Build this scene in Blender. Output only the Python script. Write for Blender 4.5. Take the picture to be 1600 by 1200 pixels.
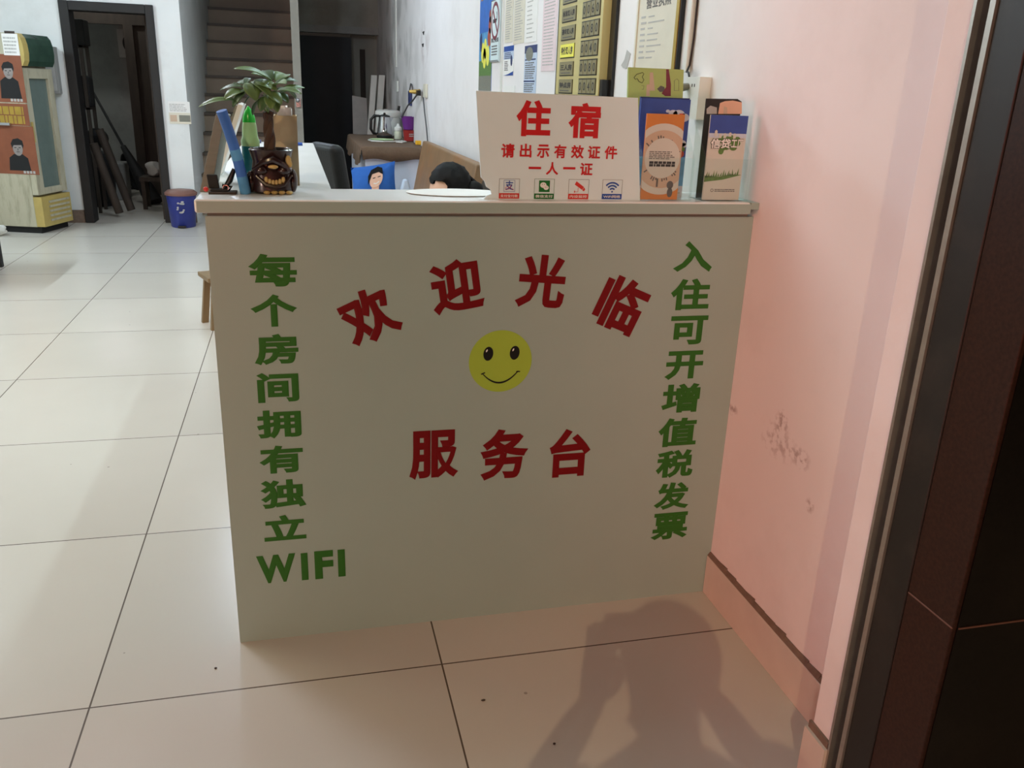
import bpy, bmesh, math, random
from mathutils import Vector, Matrix
random.seed(7)
for o in list(bpy.data.objects): bpy.data.objects.remove(o, do_unlink=True)
SC = bpy.context.scene
COL = SC.collection
R = math.radians
V = Vector

# ------------------------------------------------------------------ camera
FPX = 1319.0
CAMP = V((0.1961, -1.9059, 1.3421))
def cam_axes(p, y, r):
    cy, sy, cp, sp = math.cos(y), math.sin(y), math.cos(p), math.sin(p)
    f = V((sy*cp, cy*cp, -sp)); rt = V((cy, -sy, 0)); up = rt.cross(f)
    cr, sr = math.cos(r), math.sin(r)
    return rt*cr+up*sr, up*cr-rt*sr, f
RT, UP, FW = cam_axes(0.3333, 0.2509, 0.0376)
cd = bpy.data.cameras.new('camera'); cam = bpy.data.objects.new('camera', cd); COL.objects.link(cam)
cd.sensor_fit = 'HORIZONTAL'; cd.sensor_width = 36.0; cd.lens = FPX/1600*36.0; cd.clip_start = 0.05; cd.clip_end = 100
m3 = Matrix((RT, UP, -FW)).transposed()
cam.matrix_world = Matrix.Translation(CAMP) @ m3.to_4x4()
SC.camera = cam

def onp(u, v, O, n):                                   # photograph measurement -> point on a known plane
    d = RT*((u-800)/FPX) + UP*((600-v)/FPX) + FW
    O, n = V(O), V(n)
    return CAMP + d*((O-CAMP).dot(n)/d.dot(n))
def on(u, v, x=None, y=None, z=None):
    if x is not None: return onp(u, v, (x, 0, 0), (1, 0, 0))
    if y is not None: return onp(u, v, (0, y, 0), (0, 1, 0))
    return onp(u, v, (0, 0, z), (0, 0, 1))

# ------------------------------------------------------------------ view, world, lights
vs = SC.view_settings
SC.display_settings.display_device = 'sRGB'
vs.view_transform = 'Standard'; vs.look = 'None'; vs.gamma = 1.0; vs.use_curve_mapping = False
vs.exposure = 0.0
SC.cycles.transparent_max_bounces = 24
W = bpy.data.worlds.new('night_street'); SC.world = W; W.use_nodes = True
bgn = W.node_tree.nodes['Background']
bgn.inputs[0].default_value = (0.80, 0.66, 0.55, 1); bgn.inputs[1].default_value = 0.02

def area(name, loc, target, sx, sy, power, col, spread=180):
    l = bpy.data.lights.new(name, 'AREA'); l.shape = 'RECTANGLE'; l.size = sx; l.size_y = sy
    l.energy = power; l.color = col; l.spread = R(spread)
    o = bpy.data.objects.new(name, l); COL.objects.link(o)
    o.location = loc; o.rotation_euler = (V(target)-V(loc)).to_track_quat('-Z', 'Y').to_euler()
    return o
def point(name, loc, power, col, rad=0.05):
    l = bpy.data.lights.new(name, 'POINT'); l.energy = power; l.color = col; l.shadow_soft_size = rad
    o = bpy.data.objects.new(name, l); COL.objects.link(o); o.location = loc
    return o
L1 = area('tube_light_right_wall', (1.16, 3.6, 2.90), (-0.6, 3.6, 0.0), 0.05, 1.2, 10, (0.75, 1.0, 0.95))
L1.rotation_euler = (0, R(40), 0)
L2 = area('tube_light_left_wall', (-3.27, 4.6, 2.90), (-1.6, 4.2, 0), 0.05, 1.2, 58, (0.74, 0.91, 1.0))
L2.rotation_euler = (0, R(-40), 0)
L3 = area('fill_light_front', (-1.0, 1.6, 3.02), (-1.0, 1.6, 0), 0.05, 1.2, 33, (0.85, 0.88, 1.0))  # added ceiling fill, raises the near right wall and left floor
L5 = area('fill_light_front_left', (-2.3, 1.6, 3.02), (-2.3, 1.6, 0), 0.05, 1.2, 21, (1.0, 0.97, 0.66))  # second added ceiling fill, balances the front floor
L6 = area('fill_light_counter', (0.9, 1.2, 3.02), (0.9, 1.2, 0), 0.05, 1.2, 21, (0.68, 0.92, 1.0))  # added fill to brighten the countertop and near wall
L4 = point('fill_light_back', (-0.3, 5.0, 2.7), 48, (0.68, 0.80, 0.98), 0.06)  # added fill to brighten the back wall and far right wall
LS = point('street_lamp_light', (-3.2, -9.6, 7.0), 1150, (1.0, 0.72, 0.42), 0.03)
LR = point('fill_light_street', (-5.0, -7.5, 0.9), 540, (1.0, 0.80, 0.68), 0.5)  # unseen low fill light, added for the counter front and near wall
LQ = point('red_sign_light', (-9.0, -2.2, 1.4), 700, (1.0, 0.03, 0.02), 0.3)
LW = point('fill_light_opposite', (-1.0, -9.0, 0.9), 190, (1.0, 0.25, 0.15), 0.5)  # another low fill light, added to balance the counter front
LB = point('fill_light_store_room', (-2.0, 8.7, 2.5), 15, (0.95, 1.0, 0.98), 0.05)  # added fill to lift the grey store room wall

# ------------------------------------------------------------------ materials
MATS = {}
def mat(name, col, rough=0.55, metal=0.0, noise=0.06, scale=14.0, spec=0.5, bump=0.0, emit=None, estr=0.0, stain=None, stain_amt=0.0, stain_scale=3.0, coat=0.0, stretch=(1, 1, 1), trans=0.0, vein=None):
    if name in MATS: return MATS[name]
    m = bpy.data.materials.new(name); m.use_nodes = True
    nt = m.node_tree; N = nt.nodes; L = nt.links
    b = N['Principled BSDF']
    tc = N.new('ShaderNodeTexCoord'); mp = N.new('ShaderNodeMapping'); L.new(tc.outputs['Object'], mp.inputs['Vector'])
    mp.inputs['Scale'].default_value = stretch
    nz = N.new('ShaderNodeTexNoise'); nz.inputs['Scale'].default_value = scale; nz.inputs['Detail'].default_value = 4
    L.new(mp.outputs['Vector'], nz.inputs['Vector'])
    rp = N.new('ShaderNodeValToRGB')
    c = V(col[:3])
    a, d = c*(1-noise), c*(1+noise)
    rp.color_ramp.elements[0].position = 0.3; rp.color_ramp.elements[1].position = 0.7
    rp.color_ramp.elements[0].color = (*a, 1); rp.color_ramp.elements[1].color = (min(d[0], 1), min(d[1], 1), min(d[2], 1), 1)
    L.new(nz.outputs['Fac'], rp.inputs['Fac'])
    out = rp.outputs['Color']
    if stain is not None:
        n2 = N.new('ShaderNodeTexNoise'); n2.inputs['Scale'].default_value = stain_scale; n2.inputs['Detail'].default_value = 7; n2.inputs['Roughness'].default_value = 0.65
        L.new(mp.outputs['Vector'], n2.inputs['Vector'])
        r2 = N.new('ShaderNodeValToRGB'); r2.color_ramp.elements[0].position = 0.5; r2.color_ramp.elements[1].position = 0.75
        r2.color_ramp.elements[0].color = (0, 0, 0, 1); r2.color_ramp.elements[1].color = (stain_amt,)*3+(1,)
        L.new(n2.outputs['Fac'], r2.inputs['Fac'])
        mx = N.new('ShaderNodeMixRGB'); L.new(r2.outputs['Color'], mx.inputs['Fac']); L.new(out, mx.inputs['Color1']); mx.inputs['Color2'].default_value = (*stain, 1)
        out = mx.outputs['Color']
    L.new(out, b.inputs['Base Color'])
    b.inputs['Roughness'].default_value = rough; b.inputs['Metallic'].default_value = metal
    b.inputs['Specular IOR Level'].default_value = spec
    b.inputs['Coat Weight'].default_value = coat
    b.inputs['Transmission Weight'].default_value = trans
    if bump:
        bp = N.new('ShaderNodeBump'); bp.inputs['Strength'].default_value = bump; bp.inputs['Distance'].default_value = 0.01
        L.new(nz.outputs['Fac'], bp.inputs['Height']); L.new(bp.outputs['Normal'], b.inputs['Normal'])
    if emit is not None:
        b.inputs['Emission Color'].default_value = (*emit, 1); b.inputs['Emission Strength'].default_value = estr
    MATS[name] = m
    return m

def lin(r, g, b):                                      # sRGB 0-255 -> linear
    f = lambda c: (c/255/12.92) if c/255 <= 0.04045 else ((c/255+0.055)/1.055)**2.4
    return (f(r), f(g), f(b))

def floor_material():
    m = bpy.data.materials.new('polished_tile'); m.use_nodes = True
    nt = m.node_tree; N = nt.nodes; L = nt.links; b = N['Principled BSDF']
    tc = N.new('ShaderNodeTexCoord'); mp = N.new('ShaderNodeMapping'); L.new(tc.outputs['Object'], mp.inputs['Vector'])
    mp.inputs['Location'].default_value = (0.3138/0.8+40, 0.182/0.8+40, 0); mp.inputs['Scale'].default_value = (1/0.8, 1/0.8, 1)
    sp = N.new('ShaderNodeSeparateXYZ'); L.new(mp.outputs['Vector'], sp.inputs['Vector'])
    def math_(op, a, bv=None):
        n = N.new('ShaderNodeMath'); n.operation = op
        if hasattr(a, 'links'): L.new(a, n.inputs[0])
        else: n.inputs[0].default_value = a
        if bv is not None:
            if hasattr(bv, 'links'): L.new(bv, n.inputs[1])
            else: n.inputs[1].default_value = bv
        return n.outputs[0]
    ds = []
    for ax in 'XY':
        fr = math_('FRACT', sp.outputs[ax]); d = math_('MINIMUM', fr, math_('SUBTRACT', 1.0, fr)); ds.append(d)
    dm = math_('MINIMUM', ds[0], ds[1])
    g = math_('LESS_THAN', dm, 0.0026)
    fx = math_('FLOOR', sp.outputs['X']); fy = math_('FLOOR', sp.outputs['Y'])
    cb = N.new('ShaderNodeCombineXYZ'); L.new(fx, cb.inputs[0]); L.new(fy, cb.inputs[1])
    wn = N.new('ShaderNodeTexWhiteNoise'); wn.noise_dimensions = '2D'; L.new(cb.outputs[0], wn.inputs['Vector'])
    nz = N.new('ShaderNodeTexNoise'); nz.inputs['Scale'].default_value = 2.2; nz.inputs['Detail'].default_value = 8; nz.inputs['Distortion'].default_value = 0.2
    L.new(tc.outputs['Object'], nz.inputs['Vector'])
    rp = N.new('ShaderNodeValToRGB'); rp.color_ramp.elements[0].position = .0; rp.color_ramp.elements[1].position = 1.0
    rp.color_ramp.elements[0].color = (*lin(201, 194, 184), 1); rp.color_ramp.elements[1].color = (*lin(210, 204, 194), 1)
    L.new(nz.outputs['Fac'], rp.inputs['Fac'])
    hv = N.new('ShaderNodeHueSaturation'); L.new(rp.outputs['Color'], hv.inputs['Color'])
    L.new(math_('ADD', math_('MULTIPLY', wn.outputs['Value'], 0.10), 0.94), hv.inputs['Value'])
    n3 = N.new('ShaderNodeTexVoronoi'); n3.inputs['Scale'].default_value = 6.5; L.new(tc.outputs['Object'], n3.inputs['Vector'])
    spk = math_('LESS_THAN', n3.outputs['Distance'], 0.028)
    mx = N.new('ShaderNodeMixRGB'); L.new(g, mx.inputs['Fac']); L.new(hv.outputs['Color'], mx.inputs['Color1']); mx.inputs['Color2'].default_value = (*lin(92, 80, 70), 1)
    m2 = N.new('ShaderNodeMixRGB'); L.new(math_('MULTIPLY', spk, 0.45), m2.inputs['Fac']); L.new(mx.outputs['Color'], m2.inputs['Color1']); m2.inputs['Color2'].default_value = (*lin(80, 64, 52), 1)
    L.new(m2.outputs['Color'], b.inputs['Base Color'])
    b.inputs['Roughness'].default_value = 0.24
    b.inputs['Specular IOR Level'].default_value = 0.5
    return m

def acrylic_material():
    m = bpy.data.materials.new('clear_acrylic'); m.use_nodes = True
    nt = m.node_tree; N = nt.nodes; L = nt.links
    N.remove(N['Principled BSDF']); out = N['Material Output']
    t = N.new('ShaderNodeBsdfTransparent'); t.inputs[0].default_value = (0.965, 0.985, 0.98, 1)
    g = N.new('ShaderNodeBsdfGlossy'); g.inputs['Roughness'].default_value = 0.06; g.inputs[0].default_value = (0.9, 0.95, 0.95, 1)
    f = N.new('ShaderNodeFresnel'); f.inputs[0].default_value = 1.45
    mx = N.new('ShaderNodeMixShader'); ge = N.new('ShaderNodeNewGeometry'); iv = N.new('ShaderNodeMath'); iv.operation = 'SUBTRACT'; iv.inputs[0].default_value = 1.0; L.new(ge.outputs['Backfacing'], iv.inputs[1])
    mu = N.new('ShaderNodeMath'); mu.operation = 'MULTIPLY'; L.new(f.outputs[0], mu.inputs[0]); L.new(iv.outputs[0], mu.inputs[1]); L.new(mu.outputs[0], mx.inputs[0]); L.new(t.outputs[0], mx.inputs[1]); L.new(g.outputs[0], mx.inputs[2])
    L.new(mx.outputs[0], out.inputs[0])
    return m

M_floor = floor_material()
M_acr = acrylic_material()
M_wall = mat('wall_white', lin(226, 228, 226), 0.75, noise=0.03, scale=3, stain=lin(170, 168, 160), stain_amt=0.35, stain_scale=1.6)
M_wallr = mat('wall_white_right', lin(232, 228, 227), 0.7, noise=0.025, scale=3, stain=lin(190, 180, 174), stain_amt=0.25, stain_scale=2.2, bump=0.04)
M_ceil = mat('ceiling_paint', lin(225, 225, 222), 0.85)
M_base = mat('skirting_tile', lin(206, 196, 184), 0.3, noise=0.05, scale=9)
M_cem = mat('cement', lin(118, 100, 86), 0.9, noise=0.15, scale=40, bump=0.2)
M_panel = mat('counter_panel', lin(156, 174, 166), 0.38, noise=0.015, scale=8)
M_slab = mat('counter_slab', lin(232, 232, 230), 0.25, noise=0.03, scale=5)
M_gap = mat('counter_recess', lin(120, 112, 98), 0.6)
M_red = mat('red_vinyl', lin(112, 3, 9), 0.5, spec=0.25, noise=0.02)
M_green = mat('green_vinyl', lin(48, 104, 34), 0.5, spec=0.25, noise=0.02)
M_yel = mat('yellow_vinyl', lin(160, 186, 66), 0.5, spec=0.25, noise=0.02)
M_blk = mat('black_gloss', lin(14, 14, 14), 0.3)
M_blkm = mat('black_matte', lin(20, 20, 21), 0.7)
M_wht = mat('white_paper', lin(232, 230, 226), 0.7, noise=0.02)
M_sign = mat('sign_board', lin(218, 234, 236), 0.45, noise=0.015)
M_signred = mat('sign_red', lin(196, 24, 28), 0.4, noise=0.02)
M_ink = mat('ink_grey', lin(95, 92, 90), 0.7)
M_ink2 = mat('ink_dark', lin(40, 38, 38), 0.7)
M_lgrey = mat('ink_light', lin(178, 176, 172), 0.7)
M_dkg = mat('dark_frame', lin(22, 20, 19), 0.6, noise=0.2)
M_steel = mat('steel_edge', lin(170, 166, 158), 0.35, metal=0.7, noise=0.08, scale=30)
M_rail = mat('rail_paint', lin(27, 24, 21), 0.45, noise=0.08, scale=25, stain=lin(60, 54, 48), stain_amt=0.4, stain_scale=9)
M_granb = mat('granite_black', lin(11, 9, 7), 0.3, spec=0.25, noise=0.5, scale=160, stain=lin(40, 34, 28), stain_amt=0.4, stain_scale=3.4)
M_granr = mat('granite_brown', lin(47, 28, 21), 0.35, spec=0.25, noise=0.35, scale=150)
M_joint = mat('stone_joint', lin(104, 72, 60), 0.7)
M_kraft = mat('kraft', lin(186, 164, 128), 0.75, noise=0.06, scale=20)
M_brown = mat('brown_board', lin(122, 122, 110), 0.6, noise=0.08, scale=18, stretch=(1, 1, 6))
M_wood = mat('stool_wood', lin(122, 100, 68), 0.55, noise=0.15, scale=20, stretch=(1, 1, 0.2))
M_woodd = mat('bench_wood', lin(136, 104, 72), 0.5, noise=0.12, scale=10, stain=lin(160, 100, 40), stain_amt=0.6, stain_scale=4)
M_leaf = mat('leaf_green', lin(98, 128, 74), 0.4, noise=0.16, scale=40)
M_leaf2 = mat('leaf_dark', lin(62, 92, 52), 0.4, noise=0.16, scale=40)
M_stem = mat('trunk_bark', lin(70, 52, 38), 0.8, noise=0.25, scale=60, stretch=(1, 1, 0.3), bump=0.4)
M_soil = mat('soil', lin(46, 34, 26), 0.95, noise=0.4, scale=120)
M_pot = mat('pot_glaze', lin(42, 24, 23), 0.25, noise=0.2, scale=40, coat=0.25)
M_gold = mat('pot_gold', lin(186, 160, 98), 0.35, noise=0.15, scale=60)
M_blue = mat('blue_print', lin(58, 112, 196), 0.4, noise=0.12, scale=18)
M_teal = mat('teal_liquid', lin(24, 120, 130), 0.2, noise=0.05)
M_gbot = mat('green_plastic', lin(40, 200, 70), 0.25, noise=0.03)
M_gclr = mat('pale_green_plastic', lin(190, 236, 176), 0.15, noise=0.05, trans=0.3)
M_leath = mat('black_leather', lin(22, 22, 23), 0.5, spec=0.3, noise=0.15, scale=60, bump=0.1)
M_cloth = mat('brown_cloth', lin(104, 82, 64), 0.9, noise=0.1, scale=50, bump=0.2)
M_chest = mat('pale_panel', lin(206, 212, 228), 0.5, noise=0.03)
M_chrome = mat('polished_steel', lin(208, 210, 214), 0.12, metal=1.0, noise=0.02)
M_cush = mat('cushion_blue', lin(32, 92, 172), 0.8, noise=0.05, scale=30)
M_skin = mat('skin', lin(224, 178, 152), 0.55, noise=0.04)
M_hair = mat('black_hair', lin(12, 10, 10), 0.6, spec=0.2, noise=0.3, scale=90, stretch=(1, 1, 0.2))
M_shirt = mat('dark_shirt', lin(60, 62, 76), 0.85)
M_jean = mat('trousers', lin(44, 48, 66), 0.85)
M_cream = mat('fridge_cream', lin(186, 180, 156), 0.45, noise=0.05, stain=lin(112, 100, 72), stain_amt=0.65, stain_scale=7, stretch=(3, 3, 0.6))
M_fyel = mat('fridge_yellow', lin(186, 164, 96), 0.4, noise=0.06)
M_fgrn = mat('fridge_green', lin(52, 76, 64), 0.25, noise=0.2, scale=9)
M_fgls = mat('fridge_glass', lin(108, 122, 116), 0.12, noise=0.05)
M_porng = mat('poster_orange', lin(136, 78, 52), 0.5, noise=0.12, scale=9)
M_face = mat('poster_face', lin(142, 134, 130), 0.6, noise=0.1, scale=30)
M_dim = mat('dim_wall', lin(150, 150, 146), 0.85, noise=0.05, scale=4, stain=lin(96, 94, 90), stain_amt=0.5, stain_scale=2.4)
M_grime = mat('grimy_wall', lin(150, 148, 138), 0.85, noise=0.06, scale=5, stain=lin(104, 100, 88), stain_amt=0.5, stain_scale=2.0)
M_stair = mat('stair_stone', lin(148, 132, 112), 0.6, noise=0.06, scale=7)
M_staird = mat('stair_nosing', lin(84, 74, 62), 0.6, noise=0.08)
M_junk = mat('dark_junk', lin(30, 29, 28), 0.8, noise=0.3)
M_junk2 = mat('dark_wood', lin(58, 48, 40), 0.75, noise=0.25, scale=20, stretch=(1, 1, 0.2))
M_bin = mat('bin_blue', lin(38, 50, 128), 0.35, noise=0.05)
M_binl = mat('bin_lid', lin(128, 92, 82), 0.4, noise=0.05)
M_door = mat('black_door', lin(16, 20, 24), 0.6, noise=0.25, scale=6)
M_wplastic = mat('white_plastic', lin(226, 226, 220), 0.35, noise=0.02)
M_lemon = mat('price_plate', lin(198, 186, 128), 0.35, noise=0.05, scale=12)
M_plate = mat('price_label', lin(132, 124, 88), 0.45, noise=0.04)
M_neon = mat('price_yellow', lin(236, 230, 90), 0.5, noise=0.02)
M_cert = mat('certificate_paper', lin(216, 210, 192), 0.5, noise=0.03)
M_certg = mat('certificate_gold', lin(186, 156, 70), 0.35, metal=0.5, noise=0.1)
M_pink = mat('pink_sheet', lin(226, 206, 208), 0.7, noise=0.03)
M_navy = mat('navy_print', lin(42, 54, 104), 0.5, noise=0.1)
M_pale = mat('pale_blue_print', lin(186, 200, 220), 0.6, noise=0.05)
M_mag = mat('green_magazine', lin(170, 186, 108), 0.45, noise=0.03)
M_oran = mat('leaflet_orange', lin(204, 128, 58), 0.4, noise=0.08, scale=12)
M_tan = mat('leaflet_tan', lin(198, 172, 148), 0.45, noise=0.03)
M_lcream = mat('leaflet_cream', lin(206, 204, 194), 0.45, noise=0.02)
M_lblue = mat('leaflet_blue', lin(52, 78, 158), 0.4, noise=0.12, scale=20)
M_cloud = mat('leaflet_cloud', lin(196, 204, 220), 0.5, noise=0.08, scale=60)
M_grass = mat('print_green', lin(92, 128, 62), 0.5, noise=0.2, scale=120)
M_plum = mat('print_plum', lin(120, 44, 58), 0.5, noise=0.1)
M_orange = mat('print_rust', lin(170, 74, 52), 0.5, noise=0.1)
M_cyan = mat('print_sky', lin(84, 152, 202), 0.5, noise=0.25, scale=20)
M_pgreen = mat('icon_green', lin(24, 110, 44), 0.4, noise=0.02)
M_pblue = mat('icon_blue', lin(30, 76, 160), 0.4, noise=0.02)
M_pred = mat('icon_red', lin(206, 52, 42), 0.4, noise=0.02)
M_purple = mat('purple_plastic', lin(112, 44, 138), 0.35, noise=0.04)
M_rtub = mat('red_tub', lin(160, 44, 42), 0.4, noise=0.05)
M_sponge = mat('yellow_sponge', lin(232, 176, 40), 0.8, noise=0.06)
M_jar = mat('cream_jar', lin(200, 204, 180), 0.35, noise=0.05)
M_pgrn = mat('pale_green_plate', lin(186, 214, 160), 0.35, noise=0.03)
M_gbag = mat('grey_green_cloth', lin(122, 138, 122), 0.9, noise=0.15, scale=18)
M_lampw = mat('lamp_housing', lin(235, 235, 232), 0.4)
M_glow = mat('lamp_tube', (0.9, 0.97, 1.0), 0.4, emit=(0.86, 0.97, 1.0), estr=6.0, noise=0.0)
M_cable = mat('cable_grey', lin(70, 70, 72), 0.5)
M_brass = mat('plug_brass', lin(196, 160, 80), 0.4, metal=0.4)

# ------------------------------------------------------------------ frames and mesh builder
def smudge(m, centre, rad, col, amt, scale, thr=0.5):
    nt = m.node_tree; N = nt.nodes; L = nt.links; b = N['Principled BSDF']
    old = b.inputs['Base Color'].links[0].from_socket
    g = N.new('ShaderNodeNewGeometry')
    sub = N.new('ShaderNodeVectorMath'); sub.operation = 'SUBTRACT'; L.new(g.outputs['Position'], sub.inputs[0]); sub.inputs[1].default_value = centre
    dv = N.new('ShaderNodeVectorMath'); dv.operation = 'DIVIDE'; L.new(sub.outputs[0], dv.inputs[0]); dv.inputs[1].default_value = rad
    ln = N.new('ShaderNodeVectorMath'); ln.operation = 'LENGTH'; L.new(dv.outputs[0], ln.inputs[0])
    mr = N.new('ShaderNodeMapRange'); L.new(ln.outputs['Value'], mr.inputs[0]); mr.inputs[1].default_value = 1.0; mr.inputs[2].default_value = 0.35; mr.inputs[3].default_value = 0.0; mr.inputs[4].default_value = 1.0
    nz = N.new('ShaderNodeTexNoise'); nz.inputs['Scale'].default_value = scale; nz.inputs['Detail'].default_value = 6; L.new(g.outputs['Position'], nz.inputs['Vector'])
    m2 = N.new('ShaderNodeMapRange'); L.new(nz.outputs['Fac'], m2.inputs[0]); m2.inputs[1].default_value = thr; m2.inputs[2].default_value = thr+0.12; m2.inputs[3].default_value = 0.0; m2.inputs[4].default_value = amt
    mu = N.new('ShaderNodeMath'); mu.operation = 'MULTIPLY'; L.new(mr.outputs[0], mu.inputs[0]); L.new(m2.outputs[0], mu.inputs[1])
    mx = N.new('ShaderNodeMixRGB'); L.new(mu.outputs[0], mx.inputs['Fac']); L.new(old, mx.inputs['Color1']); mx.inputs['Color2'].default_value = (*col, 1)
    L.new(mx.outputs['Color'], b.inputs['Base Color'])
for (u, v), ry, rz, amt in (((1222, 660), .035, .035, .55), ((1215, 690), .09, .05, .4), ((1250, 715), .05, .03, .45), ((1145, 640), .03, .02, .5), ((1265, 790), .02, .02, .5), ((662, 72), .5, .25, .25)):
    P_ = on(u, v, x=1.286); smudge(M_wallr, tuple(P_), (.05, ry, rz), lin(112, 72, 62), amt, 55 if u > 900 else 6, .48)
P_ = on(1145, 660, x=1.286); smudge(M_wallr, (1.286, 8.2, 1.0), (.2, 2.6, 2.2), lin(120, 118, 108), .45, 2.2, .46)

class Fr:                                               # a flat surface: origin, right, up, outward
    def __init__(s, O, ux, uy):
        s.O, s.ux, s.uy = V(O), V(ux).normalized(), V(uy).normalized(); s.n = s.ux.cross(s.uy)
    def p(s, a, b, h=0.0): return s.O + s.ux*a + s.uy*b + s.n*h
    def loc(s, P): d = P-s.O; return d.dot(s.ux), d.dot(s.uy)
    def px(s, u, v): return s.loc(onp(u, v, s.O, s.n))
def front(y): return Fr((0, y, 0), (1, 0, 0), (0, 0, 1))
def right_wall(x): return Fr((x, 0, 0), (0, -1, 0), (0, 0, 1))

_txt = {}
def text_geo(s, bold):
    k = (s, bold)
    if k in _txt: return _txt[k]
    cu = bpy.data.curves.new('t', 'FONT'); cu.body = s; cu.size = 1.0; cu.bevel_depth = bold; cu.bevel_resolution = 0; cu.resolution_u = 3
    ob = bpy.data.objects.new('t', cu); COL.objects.link(ob)
    dg = bpy.context.evaluated_depsgraph_get(); ev = ob.evaluated_get(dg); me = ev.to_mesh()
    vv = [v.co.copy() for v in me.vertices]; ff = [tuple(p.vertices) for p in me.polygons]
    ev.to_mesh_clear(); bpy.data.objects.remove(ob, do_unlink=True); bpy.data.curves.remove(cu)
    xs = [v.x for v in vv]; ys = [v.y for v in vv]; zs = [v.z for v in vv]
    bb = (min(xs), max(xs), min(ys), max(ys), min(zs), max(zs))
    _txt[k] = (vv, ff, bb); return _txt[k]

class B:
    def __init__(s): s.bm = bmesh.new(); s.mats = []; s.mi = 0
    def m(s, mt):
        if mt not in s.mats: s.mats.append(mt)
        s.mi = s.mats.index(mt); return s
    def f(s, vs_):
        try: fc = s.bm.faces.new(vs_); fc.material_index = s.mi; return fc
        except ValueError: return None
    def vs(s, pts): return [s.bm.verts.new(p) for p in pts]
    def hexa(s, P):                                     # 8 points: bottom 4 then top 4
        v = s.vs(P)
        for q in ((3, 2, 1, 0), (4, 5, 6, 7), (0, 1, 5, 4), (1, 2, 6, 5), (2, 3, 7, 6), (3, 0, 4, 7)): s.f([v[i] for i in q])
        return s
    def box(s, x0, x1, y0, y1, z0, z1):
        return s.hexa([(x0, y0, z0), (x1, y0, z0), (x1, y1, z0), (x0, y1, z0), (x0, y0, z1), (x1, y0, z1), (x1, y1, z1), (x0, y1, z1)])
    def rings(s, rs, cap=True):
        vr = [s.vs(r) for r in rs]; n = len(rs[0])
        for a, b in zip(vr, vr[1:]):
            for i in range(n): s.f([a[i], a[(i+1) % n], b[(i+1) % n], b[i]])
        if cap: s.f(vr[0][::-1]); s.f(vr[-1])
        return s
    def lathe(s, prof, c=(0, 0, 0), n=24, sq=None, cap=True):
        rs = []
        for r, z in prof:
            ring = []
            for i in range(n):
                a = 2*math.pi*i/n; k = 1.0
                if sq: k = 1.0/((abs(math.cos(a))**sq+abs(math.sin(a))**sq)**(1/sq))
                ring.append((c[0]+r*k*math.cos(a), c[1]+r*k*math.sin(a), c[2]+z))
            rs.append(ring)
        return s.rings(rs, cap)
    def tube(s, pts, rad, n=8, cap=True):
        pts = [V(p) for p in pts]; rs = []; up = None
        for i, p in enumerate(pts):
            t = (pts[min(i+1, len(pts)-1)]-pts[max(i-1, 0)]).normalized()
            if up is None: up = t.orthogonal().normalized()
            up = (up-t*up.dot(t)).normalized(); w = t.cross(up)
            r = rad[i] if isinstance(rad, (list, tuple)) else rad
            rs.append([p+up*(r*math.cos(2*math.pi*k/n))+w*(r*math.sin(2*math.pi*k/n)) for k in range(n)])
        return s.rings(rs, cap)
    def cyl(s, a, b, r, r2=None, n=16): return s.tube([a, b], [r, r if r2 is None else r2], n)
    def prism(s, fr, pts, h0, h1):                      # outline on a frame, extruded h0..h1 along its normal
        a = s.vs([fr.p(x, y, h0) for x, y in pts]); b = s.vs([fr.p(x, y, h1) for x, y in pts]); n = len(pts)
        s.f(a[::-1]); s.f(b)
        for i in range(n): s.f([a[i], a[(i+1) % n], b[(i+1) % n], b[i]])
        return s
    def rect(s, fr, x0, x1, y0, y1, h0, h1): return s.prism(fr, [(x0, y0), (x1, y0), (x1, y1), (x0, y1)], h0, h1)
    def disc(s, fr, cx, cy, rx, ry, h0, h1, n=40, rot=0.0):
        c, sn = math.cos(rot), math.sin(rot)
        return s.prism(fr, [(cx+rx*math.cos(t)*c-ry*math.sin(t)*sn, cy+rx*math.cos(t)*sn+ry*math.sin(t)*c) for t in [2*math.pi*i/n for i in range(n)]], h0, h1)
    def band(s, fr, pts, w, h0, h1):                    # a drawn line of width w
        L_, R_ = [], []
        for i, p in enumerate(pts):
            a = V((*pts[max(i-1, 0)], 0)); b = V((*pts[min(i+1, len(pts)-1)], 0)); t = (b-a).normalized(); nn = V((-t.y, t.x, 0))
            ww = w[i] if isinstance(w, (list, tuple)) else w
            L_.append((p[0]+nn.x*ww/2, p[1]+nn.y*ww/2)); R_.append((p[0]-nn.x*ww/2, p[1]-nn.y*ww/2))
        for i in range(len(pts)-1): s.prism(fr, [L_[i+1], L_[i], R_[i], R_[i+1]][::-1], h0, h1)
        return s
    def ring(s, fr, cx, cy, r, w, h0, h1, a0=0, a1=360, n=40, ry=None):
        ry = r if ry is None else ry
        pts = [(cx+r*math.cos(R(a0+(a1-a0)*i/n)), cy+ry*math.sin(R(a0+(a1-a0)*i/n))) for i in range(n+1)]
        return s.band(fr, pts, w, h0, h1)
    def text(s, fr, string, cx, cy, w, h, bold=0.0, rot=0.0, lift=0.0006, th=0.0006):
        vv, ff, bb = text_geo(string, bold)
        sx = w/(bb[1]-bb[0]); sy = (h/(bb[3]-bb[2])) if h else sx
        mx, my = (bb[0]+bb[1])/2, (bb[2]+bb[3])/2; dz = bb[5]-bb[4]
        c, sn = math.cos(rot), math.sin(rot); out = []
        for v in vv:
            x, y = (v.x-mx)*sx, (v.y-my)*sy; hh = lift+(th*(v.z-bb[4])/dz if dz > 1e-6 else 0)
            out.append(s.bm.verts.new(fr.p(cx+x*c-y*sn, cy+x*sn+y*c, hh)))
        for fc in ff: s.f([out[i] for i in fc])
        return s
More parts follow.
